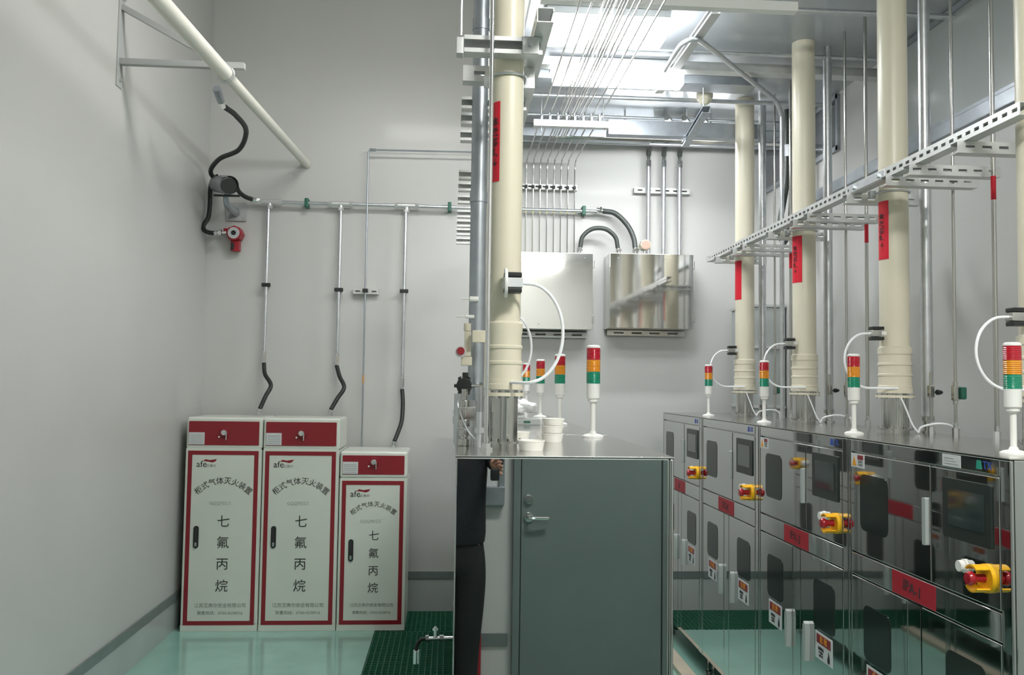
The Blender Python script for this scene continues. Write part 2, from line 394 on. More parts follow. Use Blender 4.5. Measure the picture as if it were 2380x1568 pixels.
for i, lab in enumerate(('mirror-polished stainless cabinet in the middle reflecting a grey door and a person in black',
                         'second stainless cabinet of the middle row, carrying the tower lamp next to the white cups',
                         'third stainless cabinet of the middle row, behind the white cups',
                         'last stainless cabinet of the middle row, nearest the back wall')):
    equip_cabinet(XC, 2.243+.972*i, PI/2, lab, '' , False, False, 'stainless cabinets of the middle row', 2)
# beige board on the floor under the right row
tag(MB().box(1.37, 1.455, 1.9, 6.15, 0, .03, .004).build('floor_board', BEIGE), 'long beige board lying on the floor along the foot of the right cabinets', 'board')

# ------------------------------------------------------------------ tower lamps
def tower_lamp(loc, label):
    t = thing('tower_lamp', label, 'signal lamp', loc, 0, 'red amber green tower lamps on the cabinets')
    MB().lathe([(.037, 0), (.037, .005), (.028, .010), (.014, .013), (.011, .020), (.0095, .022)], (0, 0, 0)).build('base', WHITEP, t)
    MB().cyl((0, 0, .02), (0, 0, .125), .009, seg=16).build('pole', WHITEP, t)
    MB().lathe([(.010, .118), (.018, .124), (.018, .132), (.023, .136), (.0235, .185), (.0245, .187)], (0, 0, 0)).build('socket', WHITEP, t)
    for k, (n, m) in enumerate((('green_lens', GREENL), ('amber_lens', AMBERL), ('red_lens', REDL))):
        z = .1875+k*.0415; pr = [(.0245, z)]
        for j in range(7): pr += [(.0252, z+.002+j*.0055), (.0238, z+.0045+j*.0055)]
        pr += [(.0245, z+.041)]
        MB().lathe(pr, (0, 0, 0)).build(n, m, t)
    MB().lathe([(.0245, .312), (.0245, .318), (.018, .322), (.001, .323)], (0, 0, 0)).build('cap', WHITEP, t)
    return t
Z0 = TOP+.004
tl = tower_lamp((1.62, 2.45, Z0), 'tower lamp at the right edge on the nearest right cabinet')
dup(tl, (1.62, 3.46, Z0), 'tower lamp beside the cream pipe on the right cabinet marked IPA-2')
dup(tl, (1.62, 4.48, Z0), 'second farthest tower lamp of the right row, above the cabinet with the faded red label')
dup(tl, (1.62, 5.467, Z0), 'farthest and smallest tower lamp of the right row')
dup(tl, (.50, 3.08, Z0), 'largest tower lamp of the middle row, on the polished top right of the white cups')
dup(tl, (.50, 4.03, Z0), 'tower lamp directly behind the stack of white cups')
dup(tl, (.50, 4.91, Z0), 'third tower lamp of the middle row, left of the one behind the white cups')
dup(tl, (.50, 5.83, Z0), 'farthest tower lamp of the middle row, half hidden by the hanging white tube')

# ------------------------------------------------------------------ exhaust pipes with dampers
def exhaust_pipe(x, y, r, label, side, top, lab_rng, lab_ang, group, joint=1.80, lab_txt=True):
    """side: +1 actuator looks to +x, -1 to -x"""
    t = thing('exhaust_pipe', label, 'exhaust pipe', (x, y, Z0), 0, group)
    z = lambda h: h-Z0
    MB().cyl((0, 0, z(joint)), (0, 0, z(top)), r, seg=40).build('riser', CREAM, t)
    k = joint
    pr = [(r*.86, z(1.685)), (r*1.18, z(1.685)), (r*1.18, z(1.70)), (r*1.14, z(1.702)), (r*1.14, z(1.715)), (r*1.10, z(1.718)), (r*1.10, z(1.755)), (r*1.15, z(1.758)), (r*1.15, z(1.765)), (r*1.09, z(1.768)), (r*1.09, z(1.80)), (r*1.15, z(1.803)), (r*1.15, z(1.81)), (r*1.08, z(1.813)), (r*1.08, z(1.845)), (r*1.14, z(1.85)), (r*1.14, z(1.875)), (r*1.02, z(1.88)), (r*1.0, z(1.882))]
    MB().lathe(pr, (0, 0, 0), seg=40).build('damper_coupling', CREAM, t)
    MB().lathe([(r*.9, 0), (r*.9, z(1.684))], (0, 0, 0), seg=40).lathe([(r*1.18, .012), (r*1.18, .018)], (0, 0, 0), seg=40).build('steel_spool', SATIN, t)
    fl_ = MB().lathe([(r*.9, z(1.666)), (r*1.3, z(1.666)), (r*1.3, z(1.676)), (r*.9, z(1.676))], (0, 0, 0), seg=40)
    fl_.build('flange', CREAM, t)
    bo = MB()
    for a in range(8):
        ca, sa = math.cos(a*PI/4+.3)*r*1.22, math.sin(a*PI/4+.3)*r*1.22
        bo.cyl((ca, sa, z(1.660)), (ca, sa, z(1.682)), .004, seg=6)
        bo.cyl((ca*.93, sa*.93, .018), (ca*.93, sa*.93, .025), .004, seg=6)
    bo.build('flange_bolts', SATIN, t)
    # actuator on a round plate
    h = 1.985 if side > 0 else 1.935
    dx = side*(r+.003) if side < 0 else -.012
    ay = -.02 if side < 0 else -.085
    if side < 0: MB().cyl((side*r*.6, ay, z(h)), (dx+side*.012, ay, z(h)), .012, seg=28).build('mounting_plate', WHITEP, t)
    else: MB().cyl((-.009, ay, z(h)), (0, ay, z(h)), .042, seg=28, bev=.002).cyl((-.004, ay+.02, z(h)), (-.004, -.03, z(h)), .010).build('mounting_plate', WHITEP, t)
    a = MB().box(min(dx+side*.012, dx+side*.055), max(dx+side*.012, dx+side*.055), ay-.02, ay+.02, z(h)-.014, z(h)+.014, .003).build('damper_actuator', PAPER if side > 0 else SATIN, t)
    for s_ in (-1, 1):
        zc = z(h)+s_*.022
        MB().box(min(dx+side*.002, dx+side*.052), max(dx+side*.002, dx+side*.052), ay-.022, ay+.022, zc-.007, zc+.007, .003).build('actuator_cap', BLACKP, a)
    # white air tube
    o = .14 if side > 0 else .14
    zt, zb = z(h), z(1.705)
    ro = dx+side*.058
    zm, hb = (zt+zb)/2, (zt-zb)/2
    pts = [(ro-side*.004, ay, zt)]+[(ro+side*(.012+.10*math.sin(R(q))), ay-.02*(q/180), zm+hb*math.cos(R(q))) for q in range(15, 176, 20)]
    pts += [(dx+side*.02 if side < 0 else .03, ay-.03 if side < 0 else -r-.03, zb), (side*r*.35, -r*1.12, zb)]
    MB().tube(pts, .0048, seg=10).build('air_tube', TUBEW, t)
    # red label wrapped round the pipe
    if lab_rng is None: return t
    z0, z1 = lab_rng; b = bmesh.new(); n = 8; rr = r+.0012; prev = None
    for i in range(n+1):
        a_ = R(lab_ang[0]+(lab_ang[1]-lab_ang[0])*i/n)
        v = [b.verts.new((rr*math.cos(a_), rr*math.sin(a_), z(zz))) for zz in (z0, z1)]
        if prev: b.faces.new((prev[0], v[0], v[1], prev[1]))
        prev = v
    mb = MB(); mb._merge(b); lb = mb.build('red_label', REDST, t)
    if lab_txt:
        a_ = R((lab_ang[0]+lab_ang[1])/2)
        tx = MB(); rr2 = rr+.001; up = Vector((0, 0, 1)); nv = Vector((math.cos(a_), math.sin(a_), 0)); tv = nv.cross(up)
        M = Matrix(((-up.x, -tv.x, nv.x, nv.x*rr2), (-up.y, -tv.y, nv.y, nv.y*rr2), (-up.z, -tv.z, nv.z, z((z0+z1)/2)), (0, 0, 0, 1)))
        M = Matrix.Translation((nv.x*rr2, nv.y*rr2, z((z0+z1)/2))) @ Matrix((tuple((-up.x, tv.x, nv.x)), tuple((-up.y, tv.y, nv.y)), tuple((-up.z, tv.z, nv.z)))).to_4x4()
        tx.text('有机排气→', .030, M).build('label_text', BLACKT, lb)
    return t
GP = 'cream exhaust pipes rising from the right cabinets'
exhaust_pipe(1.88, 2.70, .060, 'pale exhaust pipe cut off by the right edge of the picture', -1, ZC, None, None, GP)
exhaust_pipe(1.88, 3.63, .060, 'widest cream exhaust pipe in view of the right row, red label under the slotted rail', -1, ZC, (2.25, 2.50), (165, 224), GP)
exhaust_pipe(1.88, 4.59, .060, 'second cream exhaust pipe of the right row, behind the cabinet marked IPA-2', -1, ZC, (2.26, 2.51), (165, 238), GP)
exhaust_pipe(1.88, 5.55, .060, 'farthest cream exhaust pipe of the right row with a plain red label', -1, ZC, (2.26, 2.51), (165, 232), GP, lab_txt=False)
exhaust_pipe(.155, 2.56, .0455, 'cream exhaust pipe standing on the mirror-polished middle cabinet', 1, ZC, (2.285, 2.52), (198, 238), None)
exhaust_pipe(.155, 3.53, .0455, 'second exhaust pipe of the middle row hidden behind the front one', 1, ZC, (2.3, 2.5), (185, 232), None, lab_txt=False)

# ------------------------------------------------------------------ steel risers and small tubes behind the pipes
def riser(x, y, r, z0, z1, m, name, label, cat, group, foot=True):
    t = thing(name, label, cat, (x, y, z0), 0, group)
    MB().cyl((0, 0, .05 if foot else 0), (0, 0, z1-z0), r, seg=24).build('tube', m, t)
    if foot:
        MB().lathe([(r*.8, 0), (r*.8, .05), (r*1.15, .05), (r*1.15, .068), (r, .07)], (0, 0, 0), seg=24).lathe([(r*1.3, 0), (r*1.3, .008)], (0, 0, 0), seg=24).build('foot_fitting', SATIN, t)
    return t
GS = 'steel risers behind the right exhaust pipes'
st = riser(2.03, 3.645, .024, Z0, ZC, GALV, 'steel_riser', 'bright steel riser right of the widest cream exhaust pipe', 'pipe', GS)
dup(st, (2.03, 4.632, Z0), 'bright steel riser right of the second cream exhaust pipe')
dup(st, (2.03, 5.644, Z0), 'bright steel riser right of the farthest cream exhaust pipe')
def gas_line(x, y, label, r=.0065, valve='lever', mark=False):
    t = thing('gas_line', label, 'pipe', (x, y, Z0), 0, 'thin stainless lines behind the right cabinets')
    MB().cyl((0, 0, .02), (0, 0, ZC-Z0), r, seg=12).build('tube', SATIN, t)
    MB().cyl((0, 0, 0), (0, 0, .03), .014, seg=6).cyl((0, 0, .03), (0, 0, .05), .010, seg=12).build('fitting', CHROME, t)
    if valve == 'lever':
        v = MB().box(-.012, .012, -.012, .012, .14, .20, .003).cyl((0, 0, .125), (0, 0, .215), .009, seg=10).build('valve_body', SATIN, t)
        MB().box(.013, .032, -.03, .006, .145, .195, .006).build('valve_handle', GREENC, v)
    elif valve == 'knob':
        v = MB().box(-.011, .011, -.011, .011, .15, .20, .003).build('valve_body', SATIN, t)
        MB().cyl((.011, 0, .172), (.022, 0, .172), .005).lathe([(.004, 0), (.011, .004), (.011, .014), (.006, .028), (.001, .032)], (.02, 0, .172), (1, 0, 0)).build('valve_knob', BLACKP, v)
    if mark: MB().cyl((0, 0, .90), (0, 0, .99), r+.0008, seg=12).build('red_marker', REDST, t)
    return t
ga = gas_line(2.03, 3.435, 'thin steel line with a green valve right of the widest bright riser')
gb = gas_line(2.03, 3.166, 'thin steel line with a red mark near the right edge of the picture', r=.0085, valve=None, mark=True)
gk = gas_line(1.987, 3.54, 'short valve line with a black knob close against the widest bright riser', valve='knob')
dup(ga, (2.03, 4.414, Z0), 'plain thin steel line standing midway between the second and the widest exhaust pipe')
dup(gb, (2.03, 4.187, Z0), 'thin steel line with a red mark just left of the widest cream exhaust pipe')
dup(gk, (1.987, 4.52, Z0), 'short valve line with a black knob at the second bright riser')
dup(ga, (2.03, 5.421, Z0), 'plain thin steel line just right of the farthest bright riser')
dup(gb, (2.03, 5.16, Z0), 'thin steel line with a red mark touching the left edge of the second exhaust pipe')

# shorten knob lines
for o in bpy.data.objects:
    if o.name.startswith('gas_line') and 'short valve' in o.get('label', ''):
        for ch in o.children:
            if ch.name.startswith('tube'): ch.scale = (1, 1, .125)

# coiled air lines and small fittings on the right cabinets' tops
def tube_cluster(x, y, label):
    t = thing('drain_tube', label, 'tube', (x, y, Z0), 0, 'white tube loops on the right cabinets')
    MB().tube([(-.09, -.085, .15), (-.07, -.09, .10), (-.05, -.10, .04), (-.03, -.11, .006)], .0035, seg=8).tube([(-.03, -.11, .006), (-.02, -.12, .03), (.03, -.145, .045), (.08, -.15, .04), (.105, -.15, .02)], .0045, seg=8).build('loop', TUBEW, t)
    MB().lathe([(.008, 0), (.011, .003), (.011, .012), (.009, .014), (.011, .017), (.011, .026), (.008, .034), (.002, .038)], (.108, -.154, 0)).build('silencer', WHITEP, t)
    return t
tc_ = tube_cluster(1.95, 3.63, 'white tube loop with a white silencer at the foot of the widest exhaust pipe')
dup(tc_, (1.95, 4.59, Z0), 'white tube loop at the foot of the second exhaust pipe')
dup(tc_, (1.95, 5.55, Z0), 'white tube loop at the foot of the farthest exhaust pipe')

# ------------------------------------------------------------------ slotted strut rails
def strut_mb(L, w=.041, h=.041, slots=True, pitch=.05):
    """channel along local x, slotted face towards -y, open at the back"""
    b = MB(); t = .0025
    if slots:
        n = max(1, int(L/pitch)); off = (L-n*pitch)/2
        sw, sh = pitch*.56, w*.3
        z0, z1 = (w-sh)/2, (w+sh)/2
        b.box(0, L, -t, 0, 0, z0); b.box(0, L, -t, 0, z1, w)
        xs = [0]
        for i in range(n):
            a = off+i*pitch+(pitch-sw)/2; xs += [a, a+sw]
        xs.append(L)
        for i in range(0, len(xs), 2): b.box(xs[i], xs[i+1], -t, 0, z0, z1)
    else: b.box(0, L, -t, 0, 0, w)
    b.box(0, L, 0, h, 0, t); b.box(0, L, 0, h, w-t, w)
    b.box(0, L, h, h+t, 0, w*.25); b.box(0, L, h, h+t, w*.75, w)
    return b
t = thing('slotted_rail', 'long slotted steel rail running along the right exhaust pipes', 'rail', (1.745, 5.93, 2.555), -PI/2)
strut_mb(3.35).build('channel', STRUT, t)
MB().box(2.18, 2.50, -.006, -.0026, .003, .038, .001).build('splice_plate', GALV, t)
jb = MB()
for xx in (2.23, 2.45): jb.cyl((xx, -.0061, .02), (xx, -.013, .02), .009, seg=6)
jb.build('splice_bolts', GALV, t)
def cross_channel(x0, x1, y, z, label, grp, slots=True, clamps=(), flip=False, wd_=.041):
    t = thing('cross_channel', label, 'bracket', (x0, y, z), 0, grp)
    c = strut_mb(x1-x0, w=wd_, pitch=.06, slots=slots).build('channel', STRUT, t)
    if flip: c.rotation_euler = (0, 0, PI); c.location = (x1-x0, .041, 0)
    for cx, cr in clamps:
        MB().tube([(cx-cr, .021, -.005), (cx-cr, .021, -.0), (cx, .021, -.002), (cx+cr, .021, 0)], .003, seg=6).build('pipe_clamp', GALV, t)
    return t
GC = 'cross channels under the right rail'
for i, yc in enumerate((3.63, 4.59, 5.55)):
    w = ('the widest', 'the second', 'the farthest')[i]
    cross_channel(1.72, 2.10, yc-.25, 2.5135, 'cross channel under the right rail just in front of %s cream exhaust pipe' % w, GC)
    cross_channel(1.72, 2.06, yc+.10, 2.5135, 'cross channel under the right rail just behind %s cream exhaust pipe' % w, GC)
    cross_channel(1.72, 2.08, yc-.43, 2.5135, 'outermost cross channel under the right rail in front of %s cream exhaust pipe' % w, GC)
cross_channel(1.72, 1.99, 2.88, 2.5135, 'cross channel under the right rail nearest the right edge of the picture', GC)
def u_clamp(x, y, z, r, label):
    o = MB().tube([(x-r, y+.05, z)]+[(x+r*math.cos(a), y-r*math.sin(a), z) for a in [PI-PI*k/10 for k in range(11)]]+[(x+r, y+.05, z)], .004, seg=8)
    o.box(x-r-.02, x-r+.005, y+.03, y+.05, z-.015, z+.015); o.box(x+r-.005, x+r+.03, y+.03, y+.05, z-.015, z+.015)
    return tag(o.build('pipe_clamp', GALV), label, 'clamp', 'clamps around the exhaust pipes')
for i, yc in enumerate((3.63, 4.59, 5.55)):
    u_clamp(1.88, yc, 2.54, .066, 'round steel clamp on %s cream exhaust pipe' % ('the widest', 'the second', 'the farthest')[i])
u_clamp(.155, 2.56, 2.60, .0505, 'round steel clamp on the exhaust pipe of the middle row')

# middle row rail and its channels (seen end on at left of the pipe)
t = thing('slotted_rail', 'slotted steel rail above the middle row, right of its exhaust pipe', 'rail', (.221, 6.0, 2.687), -PI/2)
strut_mb(3.65).build('channel', STRUT, t)
GM = 'cross channels on the middle row rail'
ys = [2.46, 2.70, 3.0, 3.18, 3.40, 4.05, 4.3, 4.6, 5.0, 5.3, 5.6, 5.95]
for i, yy in enumerate(ys):
    if i == 0:
        lab = 'topmost open steel channel crossing the middle exhaust pipe, with a bolted end'
    elif i == 1:
        lab = 'slotted steel channel with a round bolt, second from the top on the middle pipe'
    else:
        lab = 'channel end left of the grey riser, number %s down the column' % ('three four five six seven eight nine ten eleven twelve'.split()[i-2])
    t = cross_channel(.022, .245, yy, 2.6455 if i > 1 else 2.6375, lab, GM if i > 1 else None, slots=(i == 1), flip=(i != 1), wd_=.041 if i > 1 else .049)
    if i < 2:
        MB().box(.165, .212, -.008, -.0026, .0, .049, .001).build('end_plate', STRUT, t)
        MB().cyl((.189, -.0081, .025), (.189, -.016, .025), .008, seg=6).build('bolt', GALV, t)
    if i == 0:
        MB().box(-.022, -.002, -.01, .03, -.008, .04, .002).build('end_stop', STRUT, t)
tag(MB().cyl((.012, 2.475, 2.69), (.012, 2.475, ZH), .005, seg=8).build('threaded_rod', GALV), 'thin threaded rod rising from the topmost channel at left', 'rod')
tag(MB().cyl((.100, 2.43, Z0+.02), (.100, 2.43, ZH), .0062, seg=14).build('stainless_line', CHROME), 'thin bright stainless line standing in front of the grey riser', 'pipe')
t = thing('line_fitting', 'steel foot fitting under the thin bright line on the middle cabinet', 'fitting', (.100, 2.43, Z0))
MB().cyl((0, 0, 0), (0, 0, .0195), .014, seg=6).cyl((0, 0, .0), (0, 0, .008), .02, seg=6).build('nut', CHROME, t)
t = thing('grey_riser', 'thick galvanised grey riser left of the middle cream exhaust pipe', 'pipe', (.086, 3.0, Z0))
MB().cyl((0, 0, 0), (0, 0, ZH-Z0), .028, seg=28).build('tube', DGALV, t)
MB().cyl((0, 0, .80), (0, 0, .835), .031, seg=28).build('joint_collar', DGALV, t)
MB().cyl((0, 0, 1.40), (0, 0, 1.44), .031, seg=28).build('joint_collar', DGALV, t)

# valves left of the middle riser
t = thing('pressure_regulator', 'cream pressure sensor with a red dial at left of the grey riser', 'regulator', (.05, 2.95, 1.76))
MB().box(-.006, .016, -.02, .0, .03, .115, .004).box(.018, .062, -.06, -.035, .075, .115, .004).cyl((.003, -.01, .115), (.003, -.01, .14), .012).build('housing', CREAM, t)
MB().cyl((-.018, -.03, .045), (-.018, -.002, .045), .018, seg=20).build('dial', PAPER, t)
MB().cyl((-.018, -.031, .047), (-.018, -.036, .047), .013, seg=20).build('red_knob', REDBTN, t)
MB().box(-.016, .02, -.018, .0, 0, .03, .003).build('bracket', CREAM, t)
t = thing('hand_valve', 'black hand valve on the left of the grey riser', 'valve', (.045, 2.93, 1.665))
vb = MB().cyl((0, 0, .028), (0, -.012, .028), .028, seg=8, bev=.004)
for a in range(6): vb.cyl((.026*math.cos(a*PI/3), -.006, .028+.026*math.sin(a*PI/3)), (.033*math.cos(a*PI/3), -.006, .028+.033*math.sin(a*PI/3)), .006, seg=8)
vb.box(-.006, .014, -.004, .01, .05, .072, .002).build('hand_wheel', BLACKP, t)
MB().cyl((.02, -.006, .028), (.06, -.006, .03), .006).cyl((.05, -.006, .03), (.062, -.006, .031), .010, seg=6).build('stem', CHROME, t)
t = thing('valve_manifold', 'cluster of small steel valves and fittings at the left end of the middle cabinets', 'valve', (.03, 2.6, Z0))
mb = MB()
for k in range(5):
    zz = .0+k*.028; mb.cyl((.012, 0, zz), (.012, 0, zz+.02), .018-.002*(k % 2), seg=16, bev=.002)
mb.cyl((.012, 0, 0), (.012, 0, .165), .009)
mb.box(-.005, .045, -.015, .02, .075, .115, .004).build('body', SATIN, t)
for (xx, yy, zz, r_, h_) in ((.055, -.05, 0, .010, .10), (.038, .06, 0, .013, .13), (-.006, .1, 0, .012, .15), (.06, .12, 0, .009, .17)):
    MB().cyl((xx, yy, zz), (xx, yy, zz+h_), r_, seg=12).cyl((xx, yy, zz+h_*.4), (xx, yy, zz+h_*.55), r_*1.5, seg=6).build('fitting', GALV, t)
MB().tube([(.012, 0, .12), (.0, -.02, .10), (.02, -.04, .05), (.045, -.045, .02)], .0028, seg=8).build('hose', GALV, t)
MB().tube([(-.006, .1, .13), (-.006, .04, .11), (.012, -.01, .06)], .0025, seg=8).build('hose', GALV, t)
for (px_, pz, L) in ((.085, 1.985, .035), (.072, 1.925, .02)):
    tag(MB().cyl((.0+px_-.055, 2.97, pz), (px_-.01, 2.97, pz), .0025, seg=8).cyl((px_-.025, 2.97, pz), (px_+.004, 2.97, pz), .009 if L > .03 else .006, seg=12).build('sensor_plug', WHITEP), '%s white sensor plug on the grey riser' % ('upper and larger' if L > .03 else 'lower and smaller'), 'sensor')

# ------------------------------------------------------------------ things lying on the middle cabinets
def cup(x, y, z, r, h, label, grp='white foam cups on the middle cabinets'):
    o = MB().lathe([(r*.86, 0), (r*.88, .001), (r, h-.004), (r*1.03, h-.003), (r*1.03, h), (r*.96, h), (r*.82, .004), (.001, .004)], (x, y, z), seg=32).build('foam_cup', FOAM)
    return tag(o, label, 'cup', grp)
cup(.325, 2.80, Z0, .0345, .028, 'white cup at the bottom of the stack on the polished top')
cup(.325, 2.80, Z0+.0285, .0345, .024, 'white cup in the middle of the stack on the polished top')
cup(.328, 2.80, Z0+.053, .0345, .022, 'white cup at the top of the stack on the polished top')
cup(.225, 2.44, Z0, .037, .028, 'wide white cup in front, right against the steel foot of the cream pipe')
cup(.225, 2.72+.12, Z0, .032, .030, 'small white cup behind the wide one, left of the cup stack')
t = thing('instrument_box', 'flat grey box with a dark label on the middle cabinets behind the pipe foot', 'box', (.33, 4.02, Z0))
MB().box(-.09, .075, -.06, .1, 0, .028, .003).build('case', COVE, t)
MB().box(.0, .03, -.0615, -.060, .008, .018).build('dark_label', GREENC, t)
tag(MB().box(.26, .335, 3.97, 4.06, Z0+.0285, Z0+.050, .004).build('white_carton', PAPER), 'small white carton on the flat grey box', 'box')
b = bmesh.new(); bmesh.ops.create_icosphere(b, subdivisions=4, radius=1)
for v in b.verts:
    f_ = 1+.22*math.sin(7*v.co.x+3*v.co.z)*math.cos(6*v.co.y+2)+random.uniform(-.05, .05)
    v.co = Vector((v.co.x*.075*f_, v.co.y*.07*f_, max(v.co.z, -.55)*.036*f_))
mb = MB(); mb._merge(b, Matrix.Translation((.315, 4.02, Z0+.074))); tag(mb.build('plastic_bag', BAGM, ang=60), 'crumpled white plastic bag lying on top of the small carton', 'bag')

# ------------------------------------------------------------------ gas suppression cabinets
def fire_cabinet(x0, w, h, label, zred, zdoor, model, k=1.0):
    D = .44
    t = thing('fire_suppression_cabinet', label, 'cabinet', (x0, 6.21, 0), 0, 'white and red gas extinguishing cabinets')
    MB().box(0, w, .004, D, 0, zred-.012, .004).build('body', WHITEM, t)
    MB().box(0, w, .001, D, zred-.009, h, .018, seg=3).build('head_box', WHITEM, t)
    MB().prism(rrect(.018, w-.022, zred+.018, h-.028, .006), .003, FR(0, .001, 0)).build('red_panel', RED, t)
    p = MB().box(.02, .125, -.0042, -.0021, zred+.022, zred+.105).build('data_plate', PAPER, t)
    pl = MB()
    for q in range(5): pl.box(.03, .115, -.005, -.0042, zred+.032+q*.013, zred+.034+q*.013)
    pl.build('plate_lines', GREYT, p)
    gx = w*.50
    g = MB().cyl((gx, 0, zred+.105), (gx, -.012, zred+.105), .034, seg=28, bev=.003).build('gauge_ring', RED, t)
    MB().cyl((gx, -.0121, zred+.105), (gx, -.024, zred+.105), .019, seg=20, bev=.003).cyl((gx, -.024, zred+.105), (gx, -.034, zred+.105), .009, seg=12).box(gx+.014, gx+.02, -.022, -.014, zred+.055, zred+.11).build('gauge', CHROME, g)
    MB().cyl((gx-.034, 0, zred+.075), (gx-.034, -.007, zred+.075), .006, seg=12).build('indicator', WHITEP, t)
    d = MB().box(.004, w-.004, 0, .0039, .05, zdoor+.02, .001).build('door', WHITEM, t)
    rb = MB(); a, c, e, f_ = .018, w-.022, .042, zdoor; bw = .028
    for q in ((a, c, e, e+bw), (a, c, f_-bw, f_), (a, a+bw, e+bw, f_-bw), (c-bw, c, e+bw, f_-bw)): rb.box(q[0], q[1], -.002, 0, q[2], q[3])
    rb.build('red_border', RED, d)
    # latch
    lx, lz = .088-.0, .635*h/1.45 if k == 1 else .545
    la = MB().prism(rrect(lx-.017, lx+.017, lz-.075, lz+.075, .0165), .006, FR(0, 0, 0)).build('latch', BLACKP, d)
    MB().box(lx-.008, lx+.008, -.0085, -.006, lz-.062, lz-.035, .002).build('key_plate', SATIN, la)
    MB().prism(rrect(lx-.010, lx+.010, lz-.028, lz+.064, .009), .004, FR(0, -.006, 0)).build('pull', BLACKT, la)
    # printing
    cx = w*.51
    tx = MB()
    if k == 1: zs, sz = (.734, .591, .447, .299), .088
    else: zs, sz = (.640, .520, .402, .285), .074
    for ch, zz in zip('七氟丙烷', zs): MB().text(ch, sz, FR(cx+.006, -.0008, zz)).build('door_character', BLACKT, d)
    arcs = '柜式气体灭火装置'; Ra = .255*k; zc0 = (1.012 if k == 1 else .858)-Ra; n = len(arcs)
    sp = 84 if k == 1 else 80
    for i, ch in enumerate(arcs):
        an = R(sp/2-sp*i/(n-1)); 
        M = FR(cx+Ra*math.sin(-an)*.97, -.0008, zc0+Ra*math.cos(an)) @ Matrix.Rotation(an*.9, 4, 'Z')
        tx.text(ch, .052*k if k == 1 else .041, M)
    tx.build('arched_lettering', BLACKT, d)
    tz = zdoor-.092
    lg = MB().text('afe', .062, FR(.11, -.0008, tz)).build('maker_logo', BLACKT, d)
    MB().text('艾弗尔', .022, FR(.175, -.0008, tz-.012)).build('logo_characters', GREYT, lg)
    MB().prism([(.118, tz+.022), (.135, tz+.034), (.165, tz+.028), (.212, tz+.036), (.200, tz+.018), (.180, tz+.012), (.155, tz+.018)], .0008, FR(0, 0, 0)).build('logo_swoosh', RED, lg)
    MB().text(model, .030, FR(cx-.02, -.0006, .862 if k == 1 else .742)).build('model_text', PALET, d)
    MB().text('江苏艾弗尔安全有限公司', .0315*k, FR(cx, -.0006, .172)).build('address_text', GREYT, d)
    MB().text('销售热线：0760-4238916', .028*k, FR(cx, -.0006, .122)).build('hotline_text', GREYT, d)
    MB().box(.0, w, -.001, .004, 0, .044, .002).build('plinth', WHITEM, t)
    return t
fire_cabinet(-1.797, .513, 1.447, 'tall white and red gas extinguishing cabinet in the left corner', 1.238, 1.218, 'GQQ70/2.5', 1)
fire_cabinet(-1.278, .520, 1.447, 'tall white and red gas extinguishing cabinet between its twin and the short one', 1.238, 1.218, 'GQQ70/2.5', 1)
fire_cabinet(-.752, .465, 1.222, 'short white and red gas extinguishing cabinet standing beside the green grating', 1.045, 1.020, 'GQQ40/2.5', .86)

# ------------------------------------------------------------------ conduit run with drops on the back wall
YW = 6.68
t = thing('wall_conduit', 'horizontal steel conduit on the back wall with three tee boxes', 'pipe', (0, YW, 3.04))
MB().cyl((-1.31, 0, 0), (1.10, 0, -.004), .0135, seg=16).build('tube', GALV, t)
for xx in (-1.376, -.849, -.355):
    b = MB().cyl((xx-.075, 0, 0), (xx+.075, 0, 0), .020, seg=16, bev=.002).cyl((xx-.09, 0, 0), (xx-.065, 0, 0), .023, seg=6).cyl((xx+.065, 0, 0), (xx+.09, 0, 0), .023, seg=6).cyl((xx, 0, 0), (xx, 0, -.045), .018, seg=14).cyl((xx, 0, -.03), (xx, 0, -.05), .022, seg=6)
    b.build('tee_box', STRUT, t)
for xx in (-1.103, -.03, 1.0):
    MB().box(xx-.014, xx+.014, -.02, .066, -.034, .036, .006).build('green_clamp', GREENC, t)
def drop(x, z1, z2, zcl, hose, label):
    t = thing('conduit_drop', label, 'pipe', (x, YW, z1), 0, 'vertical conduit drops to the extinguishing cabinets')
    MB().cyl((0, 0, 0), (0, 0, 2.99-z1), .0125, seg=16).build('tube', GALV, t)
    MB().cyl((0, 0, -.03), (0, 0, .03), .018, seg=6).cyl((0, 0, .03), (0, 0, .05), .016, seg=14).cyl((0, 0, -.05), (0, 0, -.03), .014, seg=14).build('gland', CHROME, t)
    MB().box(-.032, .032, -.018, .01, zcl-z1-.014, zcl-z1+.014, .004).build('clamp', RUBBER, t)
    MB().box(-.018, .018, .01, .068, zcl-z1-.01, zcl-z1+.01).build('clamp_bracket', STRUT, t)
    L = Vector((x, YW, z1))
    h = MB().tube([Vector(p)-L for p in hose], .0155, seg=12).build('flexible_hose', RUBBER, t)
    e = Vector(hose[-1])-L
    MB().cyl(e, e+Vector((0, 0, -.045)), .014, seg=12).cyl(e+Vector((0, 0, -.005)), e+Vector((0, 0, -.022)), .021, seg=6).cyl(e+Vector((0, 0, -.030)), e+Vector((0, 0, -.036)), .027, seg=6).build('hose_gland', CHROME, t)
    return t
drop(-1.385, 1.875, 0, 2.415, [(-1.385, YW, 1.83), (-1.365, YW-.05, 1.75), (-1.31, YW-.1, 1.67), (-1.335, YW-.15, 1.59), (-1.365, YW-.19, 1.50)], 'vertical conduit with a black hose down to the leftmost extinguishing cabinet')
drop(-.848, 1.865, 0, 2.39, [(-.85, YW, 1.82), (-.82, YW-.05, 1.74), (-.78, YW-.1, 1.66), (-.82, YW-.15, 1.58), (-.86, YW-.19, 1.50)], 'vertical conduit with a black hose down to the second tall extinguishing cabinet')
